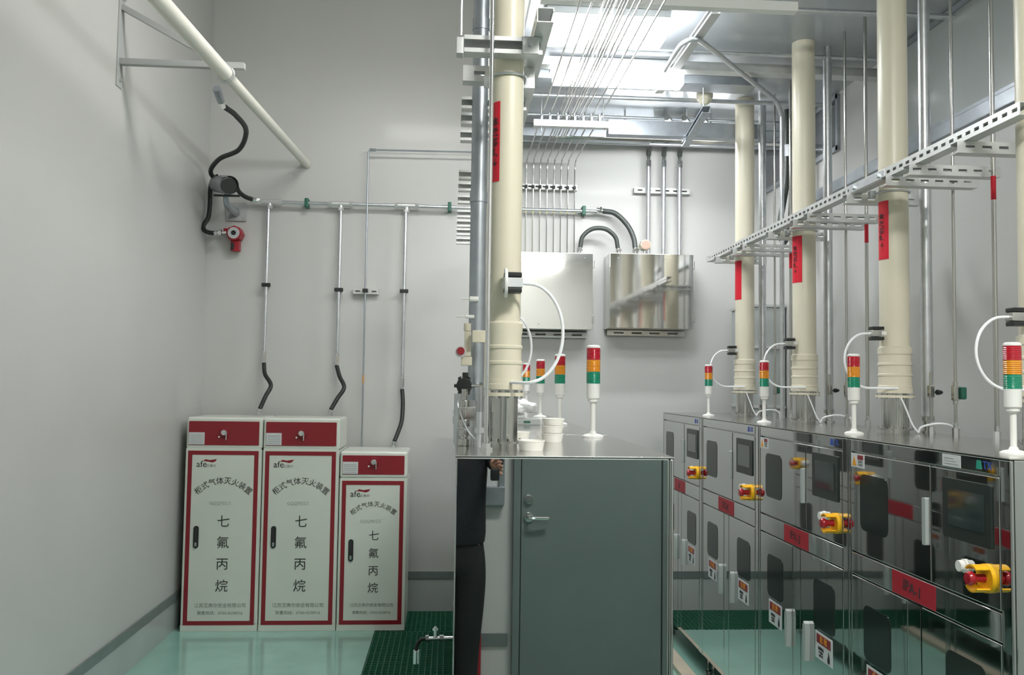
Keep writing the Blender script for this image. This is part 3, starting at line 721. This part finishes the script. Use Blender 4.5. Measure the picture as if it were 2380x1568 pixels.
drop(-.361, 1.70, 0, 2.39, [(-.361, YW, 1.65), (-.352, YW-.03, 1.55), (-.355, YW-.08, 1.42), (-.38, YW-.13, 1.33), (-.40, YW-.16, 1.275)], 'vertical conduit with a black hose down to the short extinguishing cabinet')
# thin conduit with an elbow
t = thing('thin_conduit', 'thin grey conduit down the back wall with an elbow at its top', 'pipe', (-.649, 6.655, 1.224))
MB().tube([(0, 0, 0), (0, 0, 2.205), (.006, 0, 2.222), (.03, 0, 2.23), (1.1, 0, 2.24)], .0065, seg=10, smooth=False).build('tube', DGALV, t)
MB().cyl((.01, 0, 2.229), (.055, 0, 2.2295), .012, seg=8).build('elbow_nut', DGALV, t)
MB().cyl((0, 0, .47), (0, 0, .53), .0078, seg=10).build('orange_tape', TAPE, t)
c = strut_mb(.19, pitch=.062).build('strut', STRUT, t); c.location = (-.095, .045, 1.140)
MB().box(-.02, .02, -.014, .012, 1.148, 1.176, .003).build('clamp', RUBBER, t)

# ------------------------------------------------------------------ left bay: drain pipe, bracket, hoses, alarm camera
t = thing('drain_pipe', 'ivory pipe sloping along the left wall below the ceiling', 'pipe', (-1.12, 6.74, 3.35))
pA, pM = Vector((0, 0, 0)), Vector((-.15, -1.85, .04))
dirv = (pM-pA); pN = pA+dirv*2.9
MB().cyl(pA, pM, .031, seg=28).build('thin_section', IVORY, t)
MB().cyl(pM, pN, .041, seg=28, bev=.004).build('thick_section', IVORY, t)
MB().lathe([(.040, 0), (.046, 0), (.046, .004), (.040, .004)], pM-dirv*.004, dirv).build('joint_ring', STRUT, t)
t = thing('wall_bracket', 'pale triangular steel bracket on the left wall carrying the ivory pipe', 'bracket', (XL, 4.92, 3.30))
MB().box(0, .006, -.04, .04, 0, .52, .002).build('wall_plate', WHITEB, t)
MB().box(.006, .68, -.018, .018, .125, .160, .002).build('arm', WHITEB, t)
bM = Matrix.Translation((.006, 0, .45)) @ Matrix.Rotation(math.atan2(.30, .56), 4, 'Y')
MB().box(0, .62, -.016, .016, -.016, .016, .002, M=bM).build('brace', WHITEB, t)
bb = MB()
for zz in (.04, .49): bb.cyl((.006, 0, zz), (.024, 0, zz), .008, seg=6)
bb.build('bolts', GALV, t)
t = thing('pipe_hanger', 'thin steel loop holding the ivory pipe below the bracket arm', 'hanger', (-1.27, 4.90, 3.33))
MB().tube([(.049*math.cos(a*PI/8), 0, .058+.049*math.sin(a*PI/8)) for a in range(17)], .003, seg=6, smooth=False).cyl((0, 0, .107), (0, 0, .096), .004).build('loop', GALV, t)

t = thing('flexible_hose', 'black hose curving from the ivory pipe to the dark camera in the corner', 'hose', (-1.36, 5.2, 3.2))
def rel(pts): return [Vector(p)-Vector((-1.36, 5.2, 3.2)) for p in pts]
def at(px, py, Y):
    d = Vector((px-W_PX/2, py-H_PX/2, F_PX)); w = Vector((d.dot(XV), d.dot(YV), d.dot(UV))); return CAM+w*(Y/w.y)
MB().tube(rel([at(512, 232, 5.3), at(522, 248, 5.35), at(548, 268, 5.5), at(572, 303, 5.75), at(556, 347, 6.05), at(512, 368, 6.3), at(491, 392, 6.5), at(493, 408, 6.58), at(506, 414, 6.6)]), .0165, seg=14).build('hose', RUBBER, t)
a0, a1 = at(503, 205, 5.2), at(514, 236, 5.3)
MB().cyl(a0-Vector((-1.36, 5.2, 3.2)), a1-Vector((-1.36, 5.2, 3.2)), .024, seg=14, bev=.003).build('connector', DGALV, t)
k0, k1 = rel([a0]), rel([a1])
MB().cyl(k1[0], k1[0]+(k1[0]-k0[0])*.4, .021, seg=6).build('connector_nut', CHROME, t)

t = thing('surveillance_camera', 'dark round camera housing with a hood on a bracket in the left corner', 'camera', tuple(at(548, 510, 6.73)))
o0 = Vector(t.location)
cf, cbk = at(531, 432, 6.20)-o0, at(505, 428, 6.62)-o0
MB().cyl(cbk, cf, .060, seg=32, bev=.006).build('housing', DGALV, t)
dv = (cf-cbk).normalized()
MB().cyl(cf, cf+dv*.012, .055, seg=32).build('front_glass', BLACKP, t)
MB().cyl(cf-dv*.25+Vector((0, 0, .008)), cf+dv*.04+Vector((0, 0, .008)), .063, seg=32, caps=False).build('hood', DGALV, t)
MB().box(-.09, .09, -.012, .012, -.006, .006, M=Matrix.Translation(cf-dv*.05+Vector((-.0, 0, -.07)))).build('saddle', BLACKP, t)
MB().tube([cf-dv*.1+Vector((0, 0, -.07)), cf-dv*.14+Vector((.01, .05, -.13)), Vector((.0, -.01, .05))], .025, seg=12, rfun=lambda q: .018+.014*q).build('arm', DGALV, t)
MB().box(-.075, .075, 0, .018, -.01, .13, .003).build('wall_plate', WHITEB, t)
MB().cyl((-.05, -.001, .01), (-.05, -.006, .01), .006, seg=6).cyl((.055, -.001, .01), (.055, -.006, .01), .006, seg=6).build('screws', DGALV, t)
t = thing('flexible_hose', 'black hose hanging from the corner camera down to the red alarm', 'hose', tuple(at(490, 480, 6.62)))
o0 = Vector(t.location)
MB().tube([at(*q)-o0 for q in ((508, 408, 6.60), (494, 418, 6.60), (489, 440, 6.62), (488, 475, 6.64), (484, 505, 6.64), (473, 524, 6.62), (476, 536, 6.6), (490, 541, 6.6), (499, 541, 6.6))], .0165, seg=14).build('hose', RUBBER, t)
e0, e1 = at(497, 541, 6.6)-o0, at(525, 540, 6.6)-o0
MB().cyl(e0, e1, .010, seg=12).cyl(e0, e0+(e1-e0)*.25, .018, seg=6).cyl(e0+(e1-e0)*.38, e0+(e1-e0)*.65, .022, seg=16).build('gland', CHROME, t)
t = thing('flexible_hose', 'short black hose from the corner camera to the horizontal conduit', 'hose', tuple(at(570, 455, 6.62)))
o0 = Vector(t.location)
MB().tube([at(*q)-o0 for q in ((549, 432, 6.5), (556, 446, 6.56), (570, 457, 6.62), (586, 463, 6.67))], .0165, seg=12).build('hose', RUBBER, t)
MB().cyl(at(585, 463, 6.67)-o0, at(605, 465, 6.68)-o0, .016, seg=12).cyl(at(595, 464, 6.67)-o0, at(603, 465, 6.68)-o0, .021, seg=6).build('gland', CHROME, t)
t = thing('fire_alarm', 'small red round alarm with a grey face on the back wall near the corner', 'alarm', tuple(at(547, 575, 6.70)))
MB().cyl((-.0, .05, .10), (0, -.06, .10), .058, seg=8, bev=.008).box(-.085, -.0, -.03, .03, .10, .14, .006).box(-.03, .035, -.03, .03, -.03, .05, .006).build('housing', REDAL, t)
MB().cyl((0, -.0601, .10), (0, -.068, .10), .043, seg=24).build('grille', GALV, t)
MB().cyl((0, -.0681, .10), (0, -.074, .10), .018, seg=20).build('button', BLACKP, t)
MB().box(-.025, .0, -.045, -.0301, -.02, .03, .004).build('test_block', BLACKP, t)

# ------------------------------------------------------------------ boxes on the back wall
def wall_box(x0, x1, z0, z1, yfr, label, m):
    t = thing('junction_cabinet', label, 'cabinet', ((x0+x1)/2, 6.75, z0), 0, 'stainless cabinets on the back wall')
    w = (x1-x0)/2; h = z1-z0; d = 6.749-yfr
    MB().box(-w, w, -d+.03, -.001, 0, h, .003).build('body', SATIN, t)
    MB().box(-w, w, -d, -d+.028, .0, h, .003).build('door', m, t)
    for zz in (h*.14, h*.86):
        MB().box(w, w+.012, -d+.002, -d+.05, zz-.03, zz+.03, .003).build('hinge', SATIN, t)
    bb = MB()
    for sx in (-.8, -.3, .3, .8):
        for zz in (.035, h-.035): bb.cyl((sx*w, -d-.0005, zz), (sx*w, -d-.004, zz), .004, seg=8)
    bb.build('screws', DGALV, t)
    return t
wall_box(.43, 1.045, 2.112, 2.684, 6.50, 'stainless wall cabinet left of its twin, half hidden by the middle pipe', MIRROR_WAVY)
wall_box(1.172, 1.808, 2.13, 2.690, 6.50, 'polished stainless wall cabinet on the right with the slotted rail mirrored in it', MIRROR_WAVY)
t = thing('support_strut', 'steel channel on the back wall just under the left wall cabinet', 'rail', (.46, 6.70, 2.062))
strut_mb(.575, pitch=.14).build('channel', STRUT, t)
t = thing('support_strut', 'steel channel under the right wall cabinet', 'rail', (1.19, 6.70, 2.085))
strut_mb(.6, pitch=.14).build('channel', SATIN, t)
tag(MB().cyl((1.44, 6.56, 2.755), (1.44, 6.48, 2.755), .042, seg=8, bev=.006).build('pull_box', CREAM), 'small cream and pink round box on top of the right wall cabinet', 'box')
PINK = mat('pink_lid', (.62, .30, .24), .5)
MB().cyl((1.44, 6.4799, 2.755), (1.44, 6.474, 2.755), .033, seg=20).build('pink_lid', PINK, bpy.data.objects['pull_box'], world=True)
tag(MB().cyl((1.44, 6.52, 2.691), (1.44, 6.52, 2.714), .012).build('box_stem', CHROME), 'short steel stem under the cream and pink box', 'fitting')

def hose_obj(pts, r, label, m=RUBBER, glands=True):
    o0 = Vector(pts[0]); t = thing('flexible_hose', label, 'hose', tuple(o0))
    MB().tube([Vector(p)-o0 for p in pts], r, seg=14).build('hose', m, t)
    if glands:
        for a, b_ in ((pts[0], pts[1]), (pts[-1], pts[-2])):
            a = Vector(a)-o0; dd = (a-(Vector(b_)-o0)).normalized()
            MB().cyl(a-dd*.005, a+dd*.05, r*.95, seg=12).cyl(a+dd*.01, a+dd*.025, r*1.45, seg=6).build('gland', CHROME, t)
    return t
hose_obj([(1.145, 6.675, 3.04), (1.24, 6.66, 3.02), (1.33, 6.64, 2.93), (1.375, 6.62, 2.83), (1.385, 6.60, 2.745)], .020, 'thick dark hose arching from the wall conduit to the right wall cabinet', DARKRB)
hose_obj([(.965, 6.62, 2.745), (.985, 6.62, 2.83), (1.06, 6.62, 2.89), (1.16, 6.62, 2.89), (1.235, 6.62, 2.83), (1.255, 6.62, 2.745)], .017, 'dark hose arching between the two wall cabinets', DARKRB)

# eight thin tubes along the ceiling and down the wall
for i in range(8):
    x = .552+i*.0535
    t = thing('sampling_tube', 'thin steel tube down the back wall, %s from the left of eight' % ('first second third fourth fifth sixth seventh eighth'.split()[i]), 'tube', (x, YW, 2.686), 0, 'thin sampling tubes on the back wall')
    MB().tube([(0, 0, 0), (0, 0, .66), (0, -.012, .705), (0, -.06, .73), (0, -3.3, .735)], .0048, seg=8, smooth=False).build('tube', SATIN, t)
    MB().cyl((0, 0, .33), (0, 0, .345), .0056, seg=8).build('yellow_band', YEL2, t)
    MB().box(-.010, .010, -.012, .012, .515, .540, .002).build('clamp', RUBBER, t)
    MB().box(-.008, .008, -1.155, -1.131, .703, .748, .002).build('ceiling_clamp', DGALV, t)
t = thing('clamp_rail', 'short steel channel holding the eight thin tubes on the back wall', 'rail', (.50, 6.70, 3.20))
strut_mb(.45, pitch=.056).build('channel', STRUT, t)
t = thing('trapeze_rail', 'white channel under the ceiling carrying the thin tubes', 'rail', (.50, 5.52, 3.345))
strut_mb(.48, slots=False).build('channel', STRUT, t)
for xx in (.05, .45): MB().cyl((xx, .02, -.03), (xx, .02, ZC-3.345), .004, seg=8).build('hanger_rod', GALV, t)
for i in range(5):
    x = (.672, .688, .728, .744, .785)[i]; y = 5.98-.012*i; z = 3.399
    pts = [(x, 3.25, z), (x, y-.03, z), (x+.01, y-.008, z), (x+.03, y, z), (XR-.002, y, z)]
    tag(MB().tube(pts, .0048, seg=8, smooth=False).build('branch_tube', SATIN), 'thin ceiling tube turning right before the back wall, %s of five from left' % ('first second third fourth fifth'.split()[i]), 'tube', 'thin tubes turning right under the ceiling')

# three conduits above the right wall cabinet
for i, x in enumerate((1.497, 1.616, 1.741)):
    nm = ('left', 'middle', 'right')[i]
    t = thing('vertical_conduit', '%s one of three bright conduits above the right wall cabinet' % nm, 'pipe', (x, YW-.02, 2.691), 0, 'three conduits above the right wall cabinet')
    MB().cyl((0, 0, 0), (0, 0, .70), .0175, seg=20).build('tube', GALV, t)
    MB().cyl((0, 0, .70), (0, 0, .75), .021, seg=6).cyl((0, 0, .75), (0, 0, .80), .015, seg=12).build('gland', CHROME, t)
    MB().tube([(0, 0, .79), (-.004, -.04, .835), (-.02, -.2, .845), (-.03, -.6, .83), (-.05, -.86, .79), (-.10, -.98, .785)], .0195, seg=12).build('flexible_hose', DARKRB, t)
t = thing('clamp_rail', 'short steel channel behind the three bright conduits', 'rail', (1.395, 6.70, 3.195))
strut_mb(.44, pitch=.07).build('channel', STRUT, t)

# ------------------------------------------------------------------ things under the low ceiling
def ceil_box(name, x0, x1, y0, y1, z0, z1, m, label, cat, bev=.003):
    return tag(MB().box(x0, x1, y0, y1, z0, z1, bev).build(name, m), label, cat)
ceil_box('cable_trunking', XB+.02, 1.575, 3.90, 3.95, 3.44, 3.485, WHITEP, 'long white trunking crossing the very top of the picture', 'trunking')
ceil_box('cable_tray', XB+.07, 1.80, 5.08, 5.24, 3.50, 3.55, DGALV, 'wide grey cable tray crossing under the ceiling behind the lamp', 'cable tray')
ceil_box('cable_tray', XB+.07, XR-.01, 4.78, 4.86, 3.47, 3.52, STRUT, 'narrow bright cable tray just behind the ceiling lamp', 'cable tray')
ceil_box('cable_tray', 1.0, 2.0, 5.64, 5.72, 3.34, 3.44, DGALV, 'dark cable tray carrying the dark hoses at right under the ceiling', 'cable tray')
ceil_box('cable_tray', XB+.07, 1.42, 6.15, 6.28, 3.46, 3.52, DGALV, 'grey cable tray nearest the back wall under the ceiling', 'cable tray')
for k, yy in enumerate((4.05, 4.62, 5.42, 5.82, 6.45)):
    tag(MB().cyl((XB+.08, yy, 3.51), (XR-.003, yy, 3.51), .010 if k % 2 else .014, seg=12).build('ceiling_conduit', GALV), 'thin conduit crossing under the ceiling, %s from the front' % ('first second third fourth fifth'.split()[k]), 'pipe', 'thin conduits crossing under the ceiling')
t = thing('ceiling_strut', 'bright channel under the ceiling running away from the viewer right of the lamp', 'rail', (1.235, 3.99, 3.45), PI/2)
strut_mb(1.15).build('channel', STRUT, t)
MB().cyl((.1, .02, .04), (.1, .02, ZC-3.45), .004, seg=8).cyl((1.0, .02, .04), (1.0, .02, ZC-3.45), .004, seg=8).build('hanger_rod', GALV, t)
t = thing('ceiling_strut', 'dark channel under the ceiling behind the smoke detector', 'rail', (1.50, 5.05, 3.316), PI/2-.1)
strut_mb(.75).build('channel', DGALV, t)
MB().cyl((.1, .02, .04), (.1, .02, ZC-3.316), .004, seg=8).cyl((.70, .02, .04), (.70, .02, ZC-3.316), .004, seg=8).build('hanger_rod', GALV, t)
t = thing('smoke_detector', 'round cream smoke detector under the ceiling right of the lamp', 'smoke detector', (1.56, 5.36, 3.505-.06))
MB().lathe([(.052, ZC-3.445), (.052, .075), (.048, .06), (.048, .052), (.040, .045), (.034, .036), (.024, .024), (.014, .020), (.001, .019)], (0, 0, 0)).build('housing', CREAM, t)
t = thing('bent_conduit', 'smooth steel conduit bending across the ceiling and down by the second exhaust pipe', 'pipe', (2.0, 5.22, Z0))
o0 = Vector((2.0, 5.22, Z0))
MB().tube([Vector(p)-o0 for p in ((1.15, 4.72, 3.44), (1.142, 4.42, 3.44), (1.152, 4.32, 3.44), (1.195, 4.275, 3.44), (1.26, 4.33, 3.44), (1.60, 4.745, 3.44), (1.90, 5.11, 3.44), (1.965, 5.185, 3.42), (1.995, 5.215, 3.37), (2.0, 5.22, 3.30), (2.0, 5.22, 2.6), (2.0, 5.22, Z0))], .0135, seg=14, smooth=True, step=6).build('tube', GALV, t)
t = thing('hanging_hose', 'looped dark hose hanging behind the second exhaust pipe', 'hose', (2.2, 5.72, 2.65))
MB().tube([(.03, 0, .92), (.03, 0, .62), (.02, 0, .40), (-.02, 0, .15), (0, 0, .02), (.045, 0, .12), (.06, 0, .35), (.05, 0, .6)], .02, seg=12).build('hose', DARKRB, t)
MB().cyl((.03, 0, .6), (.03, 0, .68), .024, seg=6).cyl((.05, 0, .56), (.05, 0, .64), .024, seg=6).build('gland', GALV, t)
# grey rack behind the right row
t = thing('storage_rack', 'dim grey rack behind the farthest exhaust pipe in the right corner', 'rack', (2.27, 6.45, -.0))
MB().box(-.12, .14, -.22, .20, -.002, 2.28, .004).build('body', COVE, t)
for zz in (1.55, 1.98, 2.28): MB().box(-.13, .14, -.23, .21, zz, zz+.02, .002).build('shelf', STRUT, t)
t.location.z = .002
tag(MB().box(2.31, 2.40, 2.95, 3.2, 3.02, 3.06, .004).build('wall_bracket', DGALV), 'dark flat bracket on the right wall near the right edge of the picture', 'bracket')
# tap beside the middle row
t = thing('drain_tap', 'chrome tap with a black hose sticking out left of the polished cabinet', 'tap', (-.06, 4.0, .57))
MB().cyl((.078, 0, .0), (-.03, 0, -.002), .010, seg=14).cyl((.05, 0, 0), (.03, 0, 0), .015, seg=6).cyl((-.03, 0, -.002), (-.015, 0, 0), .016, seg=6).cyl((.012, 0, .0), (.012, 0, .05), .007, seg=10).cyl((.012, 0, .035), (.012, 0, .042), .013, seg=8).build('body', CHROME, t)
MB().tube([(-.02, 0, 0), (-.05, 0, -.005), (-.068, 0, -.03), (-.07, 0, -.06)], .008, seg=10).build('hose', RUBBER, t)
MB().cyl((-.07, 0, -.05), (-.07, 0, -.11), .014, seg=14, bev=.003).build('coupling', CHROME, t)

# ------------------------------------------------------------------ red case and person behind the viewpoint (seen as reflections)
tag(MB().box(.03, .19, YF+.02, YF+.10, 0, .34, .012).build('red_case', REDAL), 'red case on the floor behind the person, mirrored in the polished cabinet', 'case')

t = thing('fire_extinguisher', 'red fire extinguisher beside the grey door, mirrored as a thin red sliver', 'fire extinguisher', (1.335, YF+.09, .34))
MB().lathe([(.072, 0), (.076, .01), (.076, .46), (.066, .51), (.03, .545), (.018, .56)], (0, 0, 0)).build('cylinder', REDAL, t)
MB().cyl((0, 0, .56), (0, 0, .60), .014).box(-.012, .012, -.02, .08, .60, .615, .004).box(-.012, .012, -.02, .07, .575, .588, .004).build('valve', BLACKP, t)
MB().box(-.05, .05, -.0895, -.076, .05, .45, .003).build('wall_hook', GALV, t)

def skin(name, pts, edges, m, parent, root=0, sub=2):
    me = bpy.data.meshes.new(name); me.from_pydata([p[0] for p in pts], edges, []); me.update()
    o = bpy.data.objects.new(name, me); C.objects.link(o)
    md = o.modifiers.new('s', 'SKIN'); md.use_smooth_shade = True
    sv = me.skin_vertices[0].data if me.skin_vertices else None
    if sv is None:
        bpy.context.view_layer.objects.active = o
        bm = bmesh.new(); bm.from_mesh(me); bm.verts.layers.skin.verify(); bm.to_mesh(me); bm.free(); sv = me.skin_vertices[0].data
    for i, p in enumerate(pts):
        r_ = p[1]; sv[i].radius = r_ if isinstance(r_, tuple) else (r_, r_); sv[i].use_root = (i == root)
    s2 = o.modifiers.new('d', 'SUBSURF'); s2.levels = sub; s2.render_levels = sub
    bpy.context.view_layer.update()
    me2 = bpy.data.meshes.new_from_object(o.evaluated_get(bpy.context.evaluated_depsgraph_get()))
    bpy.data.objects.remove(o); bpy.data.meshes.remove(me)
    me2.materials.clear(); me2.materials.append(m)
    for p in me2.polygons: p.use_smooth = True
    o = bpy.data.objects.new(name, me2); C.objects.link(o); o.parent = parent
    return o
PX, PY = .032, -.24
t = thing('person', 'person in black jacket and black trousers, mirrored in the polished cabinet', 'person', (PX, PY, 0), 0)
def hand_pts(wr, d, up, base, curl=.5, thumb=1):
    """wrist, pointing direction, palm normal; returns points and edges starting at index base"""
    d = Vector(d).normalized(); up = Vector(up).normalized(); sd = d.cross(up).normalized(); w = Vector(wr); P_ = []; E_ = []
    palm = w+d*.045; P_.append((palm, (.026, .016))); E_.append((base-1, base)); k = base+1
    kn = w+d*.082; P_.append((kn, (.032, .013))); E_.append((base, base+1)); kp = base+1; k = base+2
    for j, (off, L) in enumerate(((-.027, .068), (-.009, .076), (.010, .072), (.027, .056))):
        p = kn+sd*off; q = p
        prev = kp; dd = d.copy()
        for s_ in range(3):
            dd = (dd-up*curl*(.4+.35*s_)).normalized(); q = q+dd*L*(.45, .32, .25)[s_]
            P_.append((q, .0085-.001*s_)); E_.append((prev, k)); prev = k; k += 1
    q = w+d*.03-sd*.03*thumb; P_.append((q, .012)); E_.append((base, k)); prev = k; k += 1
    for s_ in range(2):
        q = q+(d*.7-sd*.35*thumb-up*.45*curl).normalized()*.032; P_.append((q, .0095)); E_.append((prev, k)); prev = k; k += 1
    return P_, E_
# body: pelvis, chest, neck, head, arms, legs in one surface
Bp = [((0, 0, .95), (.11, .07)), ((0, 0, 1.08), (.125, .085)), ((0, 0, 1.28), (.155, .105)), ((0, 0, 1.40), (.12, .08)), ((0, .005, 1.475), (.052, .052)), ((0, .012, 1.545), (.058, .066)), ((0, .012, 1.62), (.074, .088)), ((0, .0, 1.69), (.066, .080))]
Be = [(i, i+1) for i in range(7)]
for sx, el, wr in ((-1, (-.27, .06, 1.17), (-.10, .215, 1.52)), (1, (.21, .02, 1.285), (.20, .21, 1.295))):
    b0 = len(Bp); Bp += [((sx*.17, 0, 1.385), .055), (((sx*.17+el[0])/2, (el[1])/2, (1.385+el[2])/2), .044), (el, .038), (((el[0]+wr[0])/2, (el[1]+wr[1])/2, (el[2]+wr[2])/2), .034), (wr, .026)]
    Be += [(3, b0)]+[(b0+i, b0+i+1) for i in range(4)]
    d = (Vector(wr)-Vector(el)).normalized()
    hp, he = hand_pts(wr, (d.x*.5, d.y, d.z*.8), (-sx*.8, -.4, -.2) if sx > 0 else (.7, -.5, .2), len(Bp), .75, sx)
    Bp += hp; Be += he
for sx in (-1, 1):
    b0 = len(Bp); Bp += [((sx*.085, 0, .84), .080), ((sx*.075, .01, .50), .058), ((sx*.067, -.005, .30), .052), ((sx*.065, -.01, .10), .036), ((sx*.066, .03, .045), .036), ((sx*.07, .12, .03), .028)]
    Be += [(0, b0)]+[(b0+i, b0+i+1) for i in range(5)]
skin('body', Bp, Be, SKIN, t)
# face
MB().lathe([(.001, 0), (.009, .004), (.012, .02), (.006, .045), (.001, .048)], (0, .098, 1.585)).build('nose', SKIN, t)
MB().cyl((-.032, .090, 1.632), (-.032, .097, 1.632), .009).cyl((.032, .090, 1.632), (.032, .097, 1.632), .009).build('eyes', BLACKP, t)
MB().box(-.02, .02, .088, .096, 1.562, 1.570, .003).build('mouth', REDBTN, t)
MB().cyl((-.074, .0, 1.61), (-.082, .0, 1.615), .022).cyl((.074, .0, 1.61), (.082, .0, 1.615), .022).build('ears', SKIN, t)
b = bmesh.new(); bmesh.ops.create_uvsphere(b, u_segments=24, v_segments=16, radius=1)
for v in b.verts:
    v.co = Vector((v.co.x*.088, v.co.y*.102-.012, v.co.z*.085+1.685))
    if v.co.y > .05 and v.co.z < 1.69: v.co.z = 1.69+(v.co.z-1.69)*.1; v.co.y = .05+(v.co.y-.05)*.6
mb = MB(); mb._merge(b); mb.build('hair', HAIR, t)
Jp = [((0, 0, .76), (.19, .13)), ((0, 0, .98), (.18, .122)), ((0, 0, 1.12), (.178, .12)), ((0, 0, 1.28), (.19, .125)), ((0, 0, 1.40), (.14, .095)), ((0, 0, 1.46), (.065, .06))]
Je = [(i, i+1) for i in range(5)]
for sx, el, wr in ((-1, (-.27, .06, 1.17), (-.115, .205, 1.49)), (1, (.21, .02, 1.285), (.203, .165, 1.292))):
    b0 = len(Jp); Jp += [((sx*.18, 0, 1.385), .070), (((sx*.17+el[0])/2, (el[1])/2, (1.385+el[2])/2), .060), (el, .054), (((el[0]+wr[0])/2, (el[1]+wr[1])/2, (el[2]+wr[2])/2), .046), (wr, .038)]
    Je += [(4, b0)]+[(b0+i, b0+i+1) for i in range(4)]
jk = skin('jacket', Jp, Je, CLOTH, t)
b = bmesh.new(); b.from_mesh(jk.data)
bmesh.ops.bisect_plane(b, geom=b.verts[:]+b.edges[:]+b.faces[:], plane_co=(0, 0, .865), plane_no=(0, 0, 1), clear_inner=True)
b.to_mesh(jk.data); b.free()
Tp = [((0, 0, 1.00), (.145, .10)), ((0, 0, .84), (.155, .11))]; Te = [(0, 1)]
for sx in (-1, 1):
    b0 = len(Tp); Tp += [((sx*.085, 0, .76), .105), ((sx*.078, .01, .50), .088), ((sx*.070, 0, .30), .076), ((sx*.066, 0, .07), .066)]
    Te += [(1, b0)]+[(b0+i, b0+i+1) for i in range(3)]
skin('trousers', Tp, Te, JEANS, t)
for sx in (-1, 1):
    skin('shoe', [((sx*.066, -.04, .045), (.045, .042)), ((sx*.068, .04, .045), (.046, .042)), ((sx*.074, .14, .038), (.044, .034)), ((sx*.074, .18, .035), (.03, .026))], [(0, 1), (1, 2), (2, 3)], BLACKP, t)
ph = MB().box(-.075, .075, -.012, -.003, -.035, .04, .004, M=Matrix.Translation((-.0, -.03, 1.655))).build('mobile_phone', BLACKP)
tag(ph, 'black mobile phone held up by the person in black', 'phone')
ob = MB().box(-.022, .022, -.014, .014, -.03, .03, .008, M=Matrix.Translation((.225, .10, 1.255)))
tag(ob.build('dark_pouch', BLACKP), 'small dark pouch held in the hand of the person in black', 'pouch')
